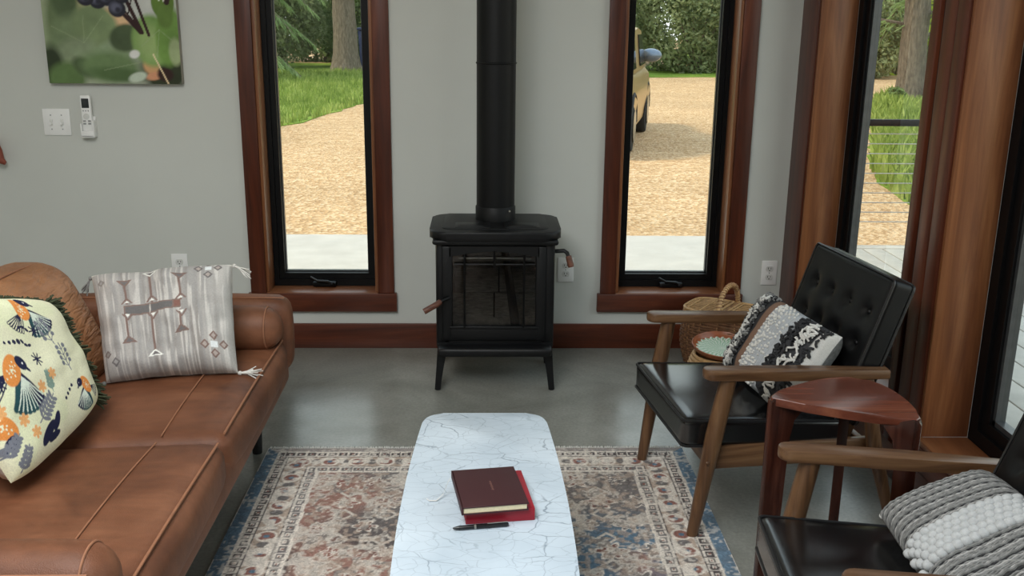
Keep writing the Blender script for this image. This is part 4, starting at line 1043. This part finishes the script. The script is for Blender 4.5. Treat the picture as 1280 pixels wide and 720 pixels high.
for x, vt, vb, h in ((.25, .84, .26, 0), (.43, .93, .12, 1), (.63, .87, .32, 0)):
    p.line((x, .62), (x - .005, vt - .03), .016, br_); p.line((x - .01, .52), (x - .012, vb + .03), .016, br_)
    p.poly([(x - .055, vt), (x + .055, vt + .008), (x, vt - .065)], br_ if not h else wh); p.poly([(x - .03, vt - .012), (x + .03, vt - .006), (x, vt - .048)], bk)
    p.poly([(x - .065, vb), (x + .05, vb + .012), (x - .012, vb + .075)], br_ if not h else wh); p.poly([(x - .035, vb + .014), (x + .025, vb + .02), (x - .012, vb + .056)], bk)
    for q, w in ((.625, 1), (.515, -1)):
        p.line((x - .035, q), (x, q + w * .05), .012, br_); p.line((x + .035, q + .004), (x, q + w * .05), .012, br_); p.poly([(x - .018, q + .002), (x + .018, q + .004), (x, q + w * .03)], wh)
def dia(cx, cy, r, c1, c2):
    p.poly([(cx - r, cy), (cx, cy + r * 1.2), (cx + r, cy), (cx, cy - r * 1.2)], c1); p.poly([(cx - r * .55, cy), (cx, cy + r * .66), (cx + r * .55, cy), (cx, cy - r * .66)], c2)
for cx, cy in ((.85, .20), (.83, .925)):
    for dx, dy in ((-.07, 0), (.07, .005), (0, .075), (0, -.075)): dia(cx + dx, cy + dy, .035, bk if cy > .5 else br_, S(160, 150, 144))
    p.poly([(cx - .025, cy - .025), (cx + .025, cy - .025), (cx + .025, cy + .025), (cx - .025, cy + .025)], S(206, 210, 216))
dia(.12, .12, .035, bk, base); dia(.08, .85, .03, S(128, 122, 118), base); dia(.06, .2, .03, S(106, 96, 92), S(130, 124, 120))
pillow_mesh('front_panel', pil, np.clip(p.C * 1.3, 0, .85), gp, M['print'], M['yarn_white'], nu, nv)
for (u, v), d_, L, sd in (((1, 1), (.9, -.2, -.35), .055, 1), ((1, 0), (1, -.1, .12), .06, 2), ((0, 1), (-.5, -.2, -1), .05, 3), ((0, 0), (-1, -.4, .05), .05, 4)):
    c_ = pil.at(np.array([u]), np.array([v]))[0]; tassel(gp, c_, d_, L, 16, M['yarn_white'] if u else M['yarn_grey'], sd)
# cream bird pillow
bp = thing('throw_pillow', 'cream pillow printed with birds and sprigs, dark green fringe, at left edge of sofa', 'pillow', (-1.15, 2.45, .4))
pil = Pillow((-1.076, 2.069, 0.414), (-1.079, 2.619, 0.423), (-1.226, 2.059, 0.892), (-1.201, 2.643, 0.727), .062, .03, .10, .010, 41)
nu, nv = 240, 210
U, Vv = np.meshgrid(np.linspace(0, 1, nu), np.linspace(0, 1, nv)); A = (1 - U) * .555; B_ = Vv * .49      # metres: A from the far edge, B up
p = Paint(-A, B_, S(220, 222, 190)); navy, teal, org, gry, sage = S(30, 34, 62), S(38, 72, 78), S(206, 132, 68), S(110, 114, 124), S(120, 142, 132)
p.put(np.clip((vnoise(U, Vv, 6, 9) - .5) * 2, 0, .4), S(208, 214, 178))
def bird(x, y, s, fl, a):
    R = lambda dx, dy: (x + s * (fl * dx * math.cos(a) - dy * math.sin(a)), y + s * (fl * dx * math.sin(a) * 1.0 + dy * math.cos(a)))
    for k in range(7): t = -2.05 + k * .13; q = R(-.25 + .62 * math.cos(t), -.15 + .62 * math.sin(t)); p.line(R(-.12, -.2), q, .085 * s, navy); p.line(R(-.12, -.2), q, .03 * s, S(220, 222, 190))
    for k in range(9): t = -1.25 + k * .16; q = R(.1 + .72 * math.cos(t), .05 + .72 * math.sin(t)); p.line(R(.06, .06), q, .15 * s, teal if k < 6 else navy)
    for k in range(9): t = -1.17 + k * .16; q = R(.1 + .72 * math.cos(t), .05 + .72 * math.sin(t)); p.line(R(.16, .04), q, .035 * s, S(206, 216, 204))
    c_ = R(-.08, .02); p.ell(c_[0], c_[1], .22 * s, .36 * s, a + .25 * fl, org); 
    for k in range(16): q = R(-.08 + .13 * math.cos(k * 2.4) * (k / 16), .0 + .26 * math.sin(k * 2.4) * (k / 16)); p.ell(q[0], q[1], .018 * s, .025 * s, 0, S(240, 226, 190))
    c_ = R(.06, .36); p.ell(c_[0], c_[1], .17 * s, .14 * s, a, navy); c_ = R(.24, .36); p.ell(c_[0], c_[1], .10 * s, .035 * s, a, navy); c_ = R(.1, .39); p.ell(c_[0], c_[1], .022 * s, .022 * s, 0, S(240, 240, 230))
def sprig(x, y, s, a, col, n=5, ball=False):
    q = (x + s * math.cos(a), y + s * math.sin(a)); p.line((x, y), q, .004, col)
    for k in range(n):
        t = .15 + .8 * k / n; px, py = x + s * t * math.cos(a), y + s * t * math.sin(a)
        for sg in (-1, 1):
            b_ = a + sg * .9; L_ = s * .3 * (1 - .4 * t)
            if ball: p.line((px, py), (px + L_ * math.cos(b_), py + L_ * math.sin(b_)), .003, col); p.ell(px + L_ * math.cos(b_), py + L_ * math.sin(b_), .008, .008, 0, col)
            else: p.ell(px + L_ * .6 * math.cos(b_), py + L_ * .6 * math.sin(b_), L_ * .55, .006, b_, col)
bird(-.425, .262, .135, 1, -1.0); bird(-.455, .385, .125, -1, -1.5); bird(-.54, .15, .13, 1, -2.6); bird(-.24, .43, .12, 1, -.6); bird(-.13, .12, .10, -1, .6)
sprig(-.41, .115, .115, .45, gry, 6); sprig(-.17, .20, .10, 1.6, gry, 4, True); sprig(-.19, .30, .10, 1.8, gry, 4, True); sprig(-.53, .02, .08, .9, gry, 5); sprig(-.56, .075, .08, .6, gry, 5); sprig(-.30, .17, .07, 1.4, sage, 5)
p.ell(-.385, .075, .045, .018, .5, navy); p.ell(-.335, .09, .03, .013, .9, navy); p.ell(-.36, .055, .03, .012, .1, navy)
for k in range(4): p.ell(-.40 + k * .020, .345 - .002 * k, .005 + .0012 * k, .005 + .0012 * k, 0, navy); p.ell(-.255 + k * .018, .13 + .008 * k, .006, .006, 0, navy)
for cx, cy in ((-.492, .25), (-.30, .275), (-.25, .36)):
    for k in range(4): a = k * PI / 4; p.line((cx - .020 * math.cos(a), cy - .020 * math.sin(a)), (cx + .020 * math.cos(a), cy + .020 * math.sin(a)), .005, navy)
for cx, cy in ((-.27, .22), (-.46, .145), (-.435, .10), (-.34, .20), (-.52, .19)):
    for k in range(3): a = k * PI / 3 + .3; p.line((cx - .014 * math.cos(a), cy - .014 * math.sin(a)), (cx + .014 * math.cos(a), cy + .014 * math.sin(a)), .010, S(218, 158, 104))
for k in (1, 2, 3, 6, 7, 8): t_ = k * .6; p.ell(-.30 + .025 * math.cos(t_), .35 + .03 * math.sin(t_), .005, .008, t_, navy)
p.line((-.53, .30), (-.50, .32), .007, sage); p.line((-.53, .30), (-.53, .33), .007, sage); p.line((-.53, .33), (-.50, .32), .007, sage)
pillow_mesh('front_panel', pil, np.clip(p.C * np.where(p.C.mean(-1, keepdims=True) > .4, 1.25, 1.35), 0, .88), bp, M['print'], M['yarn_white'], nu, nv)
fg = MB(); r_ = random.Random(6)
def edge_fr(u0, v0, u1, v1, n, L):
    for k in range(n):
        t = k / (n - 1); u, v = u0 + (u1 - u0) * t, v0 + (v1 - v0) * t
        q = Vector(pil.at(np.array([u]), np.array([v]))[0]); ce = Vector(pil.at(np.array([.5 + (u - .5) * .9]), np.array([.5 + (v - .5) * .9]))[0])
        o_ = (q - Vector(pil.flat(np.array([.5 + (u - .5) * .8]), np.array([.5 + (v - .5) * .8]))[0])); o_.normalize()
        for j in range(3):
            d_ = o_ + Vector((r_.uniform(-.1, 1.0), r_.uniform(-.6, .6), r_.uniform(-.8, .2))); d_.normalize(); l_ = L * r_.uniform(.6, 1.1)
            e_ = q + d_ * l_; e_.z = max(e_.z, .405)
            fg.tube([tuple(q - o_ * .008), tuple(q + d_ * l_ * .5), tuple(e_)], [.0034, .0034, .002], 4)
edge_fr(1, .03, 1, 1, 170, .05); edge_fr(1, 1, 0, 1, 90, .014)
fg.build('fringe', M['yarn_green'], bp, kind='stuff')

# ------------------------------------------------------------------ armchairs
def armchair(loc, rz, label):
    t_ = thing('armchair', label, 'armchair', loc, rz, None)
    W2 = .275
    for s in (-1, 1):
        # arm: tapering board with a rounded front, falling slightly to the rear
        pl = []
        for i in range(9): a = PI / 2 + PI * i / 8; pl.append((.028 + .030 * math.cos(a), .030 * math.sin(a)))
        pl += [(.30, -.026), (.56, -.017), (.56, .017), (.30, .026)]
        ab = MB().prism(pl, 0, .030, lambda a, b_, h: (a, s * W2 + b_, .505 - .045 * a + h), bev=.006, seg=2)
        ab.build('arm', M['walnutX'], t_, world=False)
        MB().tube([(.075, s * W2, .503), (.045, s * (W2 - .002), .33), (.0, s * (W2 - .012), .005)], [.0235, .026, .0165], 14).build('leg', M['walnutZ'], t_, world=False)
        MB().ball((.022, s * (W2 + .018), .25), (.006, .004, .006), 8, 6).build('peg', M['walnutZ'], t_, world=False)
        MB().tube([(.50, s * (W2 - .002), .485), (.545, s * (W2 - .004), .27), (.635, s * (W2 - .016), .005)], [.018, .023, .0155], 14).build('leg', M['walnutZ'], t_, world=False)
        MB().box((.03, s * (W2 - .024) - .012, .215), (.555, s * (W2 - .024) + .012, .285), .005).build('side_rail', M['walnutX'], t_, world=False)
    MB().box((.035, -W2 + .03, .215), (.06, W2 - .03, .275), .004).build('front_rail', M['walnutY'], t_, world=False)
    MB().box((.51, -W2 + .03, .215), (.535, W2 - .03, .275), .004).build('rear_rail', M['walnutY'], t_, world=False)
    sn, cs = math.sin(math.radians(18)), math.cos(math.radians(18))
    bk = lambda x, y, z: (.425 + x * cs + z * sn, y, .335 - x * sn + z * cs)     # backrest frame: x thickness, z up the back
    fr = MB()
    for s in (-1, 1): fr.box((.075, s * .19 - .016, -.08), (.098, s * .19 + .016, .40), .004)
    for z in (-.07, .14, .36): fr.box((.078, -.19, z), (.095, .19, z + .04), .003)
    fr.v = [bk(*q) for q in fr.v]; fr.build('back_frame', M['walnutZ'], t_, world=False)
    tilt = lambda q: (q[0], q[1], q[2] - .055 * (q[0] + .04))
    sc = MB().soft((-.042, -.251, .282), (.47, .251, .372), .018, (.0, .0, .008), n=14, fn=tilt).build('seat_cushion', M['vinyl'], t_, world=False)
    pb = MB()
    for z in (.366, .288): pb.tube([tilt((x, y, z)) for x, y in rrect(-.041, .469, -.250, .250, .016, 4)], .0042, 6, closed=True)
    pb.build('piping', M['piping'], sc, world=False)
    btn = [(y, z) for z in (.135, .235, .335) for y in (-.168, -.056, .056, .168)]
    def dim(q):
        x, y, z = q
        if x < .03:
            for by, bz in btn:
                d = math.hypot(y - by, z - bz); x += .017 * math.exp(-(d / .02) ** 2) + .006 * math.exp(-(d / .05) ** 2)
        return bk(x, y, z)
    bc = MB().soft((0, -.249, .005), (.075, .249, .455), .017, (.010, 0, .006), n=44, fn=dim).build('back_cushion', M['vinyl_back'], t_, world=False)
    pb = MB()
    for x in (.004, .071): pb.tube([bk(x, y, z) for y, z in rrect(-.248, .248, .006, .454, .016, 4)], .0042, 6, closed=True)
    pb.build('piping', M['piping'], bc, world=False)
    for by, bz in btn:
        q = bk(.0155, by, bz); MB().ball(q, (.006, .009, .009), 10, 6).build('button', M['vinyl_back'], bc, world=False)
    return t_
armchair((.586, 2.872, 0), math.radians(7.5), 'far black vinyl armchair with walnut arms, in the corner by the window')
armchair((.663, 1.81, 0), math.radians(-4.6), 'near black vinyl armchair, mostly out of frame at bottom right')

# ------------------------------------------------------------------ side table (half-round, three slab legs)
TT = .56
sd = thing('side_table', 'dark cherry half-round side table between the two black armchairs', 'table', (.90, 2.3, 0))
A_, B_ = Vector((.728, 2.322)), Vector((1.052, 2.172))
ax = (B_ - A_); Lx = ax.length; ex = ax.normalized(); ey = Vector((-ex.y, ex.x))
def tp2(a, b_): q = A_ + ex * a + ey * b_; return (q.x, q.y)
out = [tp2(.006, -.006), tp2(0, .01)]
n = 26
for i in range(1, n): 
    t = i / n; out.append(tp2(Lx * (t - .0 * math.sin(PI * t)), .01 + .235 * math.sin(PI * t) ** .72 * (.80 + .32 * t)))
out += [tp2(Lx, .015), tp2(Lx - .008, -.006)]
out += [tp2(Lx * .75, -.014), tp2(Lx * .5, -.017), tp2(Lx * .25, -.014)]
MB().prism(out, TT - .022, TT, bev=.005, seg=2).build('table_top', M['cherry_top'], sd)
def slab_leg(p, din, w, tk):
    """flat board leg, curved into the underside of the top"""
    d_ = Vector(din).normalized(); s_ = Vector((-d_.y, d_.x)); b = MB()
    prof = [(0, 0), (0, TT - .012), (.006, TT - .002), (.02, TT - .001), (w * 1.7, TT - .02), (w * 1.05, TT - .06), (w * .95, TT - .11), (w * .8, .12), (w * .62, 0)]
    b.prism(prof, -tk / 2, tk / 2, lambda a, h, t: (p[0] + d_.x * a + s_.x * t, p[1] + d_.y * a + s_.y * t, h), bev=.003)
    b.build('leg', M['cherryZ'], sd)
slab_leg((.728, 2.320), (.9, .12), .060, .026); slab_leg((1.056, 2.172), (-.8, .40), .055, .026); slab_leg((.985, 2.475), (-.3, -.8), .05, .026)

# ------------------------------------------------------------------ wool pillows on the chairs
wp = thing('throw_pillow', 'black and white shaggy wool pillow with knobbly middle band, on the far armchair', 'pillow', (.92, 2.88, .37))
pil = Pillow((.885, 2.665, .355), (.800, 3.040, .372), (1.055, 2.715, .590), (.958, 3.105, .612), .072, .05, .02, .008, 51)
# u runs from the near end (0) to the far end (1); v up the back; both faces in plain cloth, yarn built on top
nu, nv = 90, 60
U, Vv = np.meshgrid(np.linspace(0, 1, nu), np.linspace(0, 1, nv)); p = Paint(U, Vv, S(170, 168, 164))
p.put((U < .07).astype(float), S(206, 204, 198)); p.put(((U > .07) & (U < .31)).astype(float), S(62, 62, 64)); p.put(((U > .66) & (U < .74)).astype(float), S(126, 100, 84)); p.put((U > .74).astype(float), S(54, 54, 56))
p.put(((U > .31) & (U < .66)).astype(float), S(178, 182, 186)); p.put(((U > .31) & (U < .66)) * np.clip(np.sin(U * 330) * .5, 0, .5), S(150, 152, 154))
pillow_mesh('front_panel', pil, p.C, wp, M['print'], M['yarn_grey'], nu, nv)
def yarn_band(root, pil, u0, u1, n, L, mats, seed, lift=.004, lie=.5, name='yarn_fringe', rad=.0036):
    r = random.Random(seed); bs = [MB() for _ in mats]
    for k in range(n):
        u, v = r.uniform(u0, u1), r.uniform(.02, .98); pts = []
        du = r.choice([-1, 1]) * r.uniform(.01, .035) * lie; dv = r.uniform(-.09, .09)
        ph = r.uniform(0, 6)
        for q in range(5):
            t = q / 4; uu = min(.995, max(.005, u + du * math.sin(t * 3 + ph))); vv = min(.99, max(.01, v + dv * t * L * 20 + .008 * math.sin(t * 7 + ph)))
            pts.append(tuple(pil.at(np.array([uu]), np.array([vv]), 1, lift + .010 * math.sin(PI * t) * r.uniform(.3, 1.3))[0]))
        bs[k % len(mats)].tube(pts, rad * r.uniform(.7, 1.3), 5)
    for b, m_ in zip(bs, mats): b.build(name, m_, root, kind='stuff')
yarn_band(wp, pil, .76, .985, 260, .05, [M['yarn_black'], M['yarn_grey'], M['yarn_black'], M['yarn_grey']], 3)
yarn_band(wp, pil, .80, .88, 60, .05, [M['yarn_white']], 8, .008)
yarn_band(wp, pil, .20, .32, 110, .05, [M['yarn_black']], 4)
yarn_band(wp, pil, .03, .09, 40, .05, [M['yarn_black']], 14)
yarn_band(wp, pil, .10, .19, 46, .06, [M['yarn_white']], 5, .008, 1.2)
kb = MB(); r_ = random.Random(9)
for i in range(14):
    for j in range(24):
        u = .35 + .30 * (i + .5 * (j % 2) + r_.uniform(-.3, .3)) / 14; v = min(.98, max(.02, .03 + .94 * (j + r_.uniform(-.35, .35)) / 23))
        if r_.random() < .08 + .92 * (u - .35) / .30: kb.ball(tuple(pil.at(np.array([u]), np.array([v]), 1, .002)[0]), r_.uniform(.0035, .006), 7, 5)
kb.build('knots', M['yarn_white'], wp, kind='stuff')
fr_ = MB(); r_ = random.Random(15)
for k in range(40):
    v = r_.uniform(0, 1); q = Vector(pil.at(np.array([.995]), np.array([v]))[0]); d_ = Vector((r_.uniform(-.4, .1), 1, r_.uniform(-.8, .3))).normalized() * r_.uniform(.012, .026)
    fr_.tube([tuple(q), tuple(q + d_)], [.003, .002], 4)
for k in range(14):
    q = Vector(pil.at(np.array([.03]), np.array([r_.uniform(0, .12)]))[0]); fr_.tube([tuple(q), tuple(q + Vector((r_.uniform(-.02, .01), -.02, -.008)))], [.003, .002], 4)
fr_.build('end_fringe', M['yarn_grey'], wp, kind='stuff')

wq = thing('throw_pillow', 'grey woven wool pillow with rows of chunky white loops, on the near armchair', 'pillow', (1.0, 1.8, .37))
pil = Pillow((.890, 1.60, .372), (.905, 2.010, .388), (1.135, 1.575, .535), (1.140, 1.985, .505), .070, .03, .04, .006, 71)
nu, nv = 90, 90
U, Vv = np.meshgrid(np.linspace(0, 1, nu), np.linspace(0, 1, nv)); p = Paint(U, Vv, S(140, 137, 134)); p.put(np.clip((vnoise(U * 3, Vv * .5, 20, 8) - .4) * 3, 0, 1) * .6, S(104, 100, 98))
p.put(((U > .29) & (U < .51)).astype(float), S(110, 108, 106))
pillow_mesh('front_panel', pil, p.C, wq, M['print'], M['yarn_grey'], nu, nv)
lb = MB()
for i in range(5):
    for j in range(15):
        u = .30 + .20 * i / 4; v = .03 + .94 * (j + .5 * (i % 2)) / 15
        q = pil.at(np.array([u]), np.array([v]), 1, .004)[0]; lb.ball(tuple(q), (.0142, .0118, .0115), 9, 7)
lb.build('loops', M['yarn_loop'], wq, kind='stuff')
rw = [MB(), MB(), MB()]; r_ = random.Random(3)
k = 0
for u in list(np.arange(.02, .275, .0085)) + list(np.arange(.53, .99, .0085)):
    pts = [tuple(pil.at(np.array([min(.995, max(.004, u + .002 * math.sin(t * 60 + k)))]), np.array([t]), 1, .002 + .0012 * math.sin(t * 90 + k * 2) + (.003 if k % 8 == 4 else 0))[0]) for t in np.linspace(.01, .99, 46)]
    rw[[0, 2, 0, 1, 0, 2, 0, 0][k % 8]].tube(pts, .0024 if k % 8 != 4 else .0032, 5); k += 1
for b, m_ in zip(rw, (M['yarn_grey'], M['yarn_black'], M['yarn_light'])): b.build('woven_ribs', m_, wq, kind='stuff')
ed = MB()
for u in (.004, .996):
    for j in range(24): ed.ball(tuple(pil.at(np.array([u]), np.array([(j + .5) / 24]), 1, 0)[0]), (.009, .007, .008), 7, 5)
ed.build('edge_stitches', M['yarn_white'], wq, kind='stuff')

# ------------------------------------------------------------------ baskets in the corner
BA = math.radians(-35); BC = Vector((1.075, 4.125, 0))
pk = thing('picnic_basket', 'wicker picnic basket with slatted lid and arched handle below the right window', 'basket', tuple(BC), BA)
def sup(hx, hy, n, k=44, e=4.2):
    P = []
    for i in range(k): a = 2 * PI * i / k; c, s_ = math.cos(a), math.sin(a); P.append((hx * math.copysign(abs(c) ** (2 / e), c), hy * math.copysign(abs(s_) ** (2 / e), s_)))
    return P
wv = MB()
def body_r(z): t = z / .235; return .165 + .022 * math.sin(PI * min(1, t * .9)), .105 + .018 * math.sin(PI * min(1, t * .9))
for r in range(19):
    z = .01 + r * .0122; hx, hy = body_r(z); base_ = sup(hx, hy, 0, 72)
    pts = []
    for i, (x, y) in enumerate(base_):
        w = 1 + .022 * (1 if (i // 2 + r) % 2 else -1); pts.append((x * w, y * w, z))
    wv.tube(pts, .0058, 5, closed=True)
wv.build('woven_sides', M['wicker_dark'], pk, world=False)
stk = MB()
for i in range(36):
    stk.tube([(sup(*body_r(z), 0, 36)[i][0], sup(*body_r(z), 0, 36)[i][1], z) for z in (.005, .06, .12, .18, .235)], .0035, 5)
stk.build('stakes', M['wicker'], pk, world=False)
hx, hy = body_r(.235); MB().tube([(x * 1.04, y * 1.04, .240) for x, y in sup(hx, hy, 0, 48)], .009, 8, closed=True).build('rim', M['wicker'], pk, world=False)
MB().prism(sup(.155, .098, 0), .004, .012).build('base', M['wicker_dark'], pk, world=False)
MB().tube([(0, -.112, .249), (0, .112, .249)], .010, 8).build('centre_bar', M['wicker'], pk, world=False)
for s in (-1, 1):
    ld = MB(); O = [(x * 1.05, y * 1.05) for x, y in sup(hx, hy, 0, 48) if s * x > .012]; O.sort(key=lambda q: math.atan2(q[1], s * q[0]))
    lim = O[-1][1]
    ring = [(s * .016, -lim, .256)] + [(x, y, .256) for x, y in O] + [(s * .016, lim, .256)]
    ld.tube(ring, .0062, 6, closed=True); ldo = ld.build('lid_flap', M['wicker_pale'], pk, world=False)
    sl = MB()
    for k in range(12):
        y = -.104 + .208 * k / 11; xm = hx * (1 - abs(y / (hy * 1.06)) ** 3.2) ** (1 / 3.2) * 1.04
        sl.tube([(s * .018, y, .255), (s * (.018 + xm) / 2, y, .2585), (s * xm, y, .255)], .0024, 5)
    for xq in (.035, .09, .15):
        ym = hy * (1 - abs(xq / (hx * 1.06)) ** 3.2) ** (1 / 3.2) * 1.03
        sl.tube([(s * xq, -ym, .258), (s * xq, 0, .2605), (s * xq, ym, .258)], .0042, 5)
    sl.build('lid_lattice', M['wicker_pale'], ldo, world=False)
arc = [(0, .118 * math.cos(a), .235 + .125 * math.sin(a) ** .8) for a in np.linspace(0, PI, 26)]
hn = MB().tube(arc, .0105, 10).build('handle', M['wicker_pale'], pk, world=False)
wr = MB(); 
for i in range(150):
    t = i / 149 * 25; k = min(24, int(t)); q = Vector(arc[k]).lerp(Vector(arc[k + 1]), t - k) if k < 25 else Vector(arc[-1])
    tg = (Vector(arc[min(25, k + 1)]) - Vector(arc[k])).normalized(); x_ = Vector((1, 0, 0)); y_ = tg.cross(x_); a = i * 1.15
    wr.v.append(tuple(q + (x_ * math.cos(a) + y_ * math.sin(a)) * .0115))
pth = wr.v; wr = MB().tube(pth, .0028, 4); wr.build('handle_wrap', M['wicker'], hn, world=False)

lbk = thing('low_basket', 'low round coiled basket standing in front of the picnic basket, under the green dish', 'basket', (1.0, 3.885, 0))
cb = MB()
for r in range(9):
    z = .009 + r * .0145; R_ = .115 + .018 * math.sin(PI * r / 8); cb.tube([(R_ * math.cos(a) * (1 + .012 * ((i + r) % 2)), R_ * math.sin(a) * (1 + .012 * ((i + r) % 2)), z) for i, a in enumerate(np.linspace(0, 2 * PI, 48, endpoint=False))], .0085, 6, closed=True)
cb.build('coils', M['wicker_pale'], lbk, world=False)
MB().prism([(.112 * math.cos(a), .112 * math.sin(a)) for a in np.linspace(0, 2 * PI, 32, endpoint=False)], .002, .01).build('base', M['wicker'], lbk, world=False)
# dish with a pale green leaf print, resting tilted on the low basket
ds = thing('dish', 'round brown-rimmed dish with pale green radiating leaf pattern, resting on the low basket', 'dish', (1.0, 3.885, .134))
TM = Matrix.Translation((1.0, 3.885, .1445)) @ Matrix.Rotation(math.radians(7), 4, 'X')
b = MB().lathe([(0, 0), (.095, 0), (.118, .010), (.128, .030), (.1245, .032), (.112, .014), (.108, .011)], 56); b.v = [tuple(TM @ Vector(q)) for q in b.v]; b.build('dish_body', M['terracotta'], ds)
nr, na = 46, 220
R_, T_ = np.meshgrid(np.linspace(0.001, .1215, nr), np.linspace(0, 2 * PI, na + 1))
p = Paint(R_ * np.cos(T_), R_ * np.sin(T_), S(226, 234, 222))
lf = .5 + .5 * np.sin(T_ * 26 + 1.4 * np.sin(R_ * 120)); lf2 = .5 + .5 * np.sin(T_ * 52 + R_ * 90)
p.put((lf > .55) * np.clip(R_ / .02, 0, 1), S(176, 208, 180)); p.put((lf2 > .82) * .8, S(126, 166, 134)); p.put((R_ > .098 + .012 * np.abs(np.sin(T_ * 13))).astype(float), S(150, 84, 52))
zz = np.where(R_ < .108, .0115, .0115 + (R_ - .108) / .0135 * .014)
Pl = np.stack([R_ * np.cos(T_), R_ * np.sin(T_), zz, np.ones_like(R_)], -1) @ np.array(TM).T
gridmesh('leaf_print', Pl[..., :3][:, ::-1], p.C[:, ::-1], M['glaze'], ds)
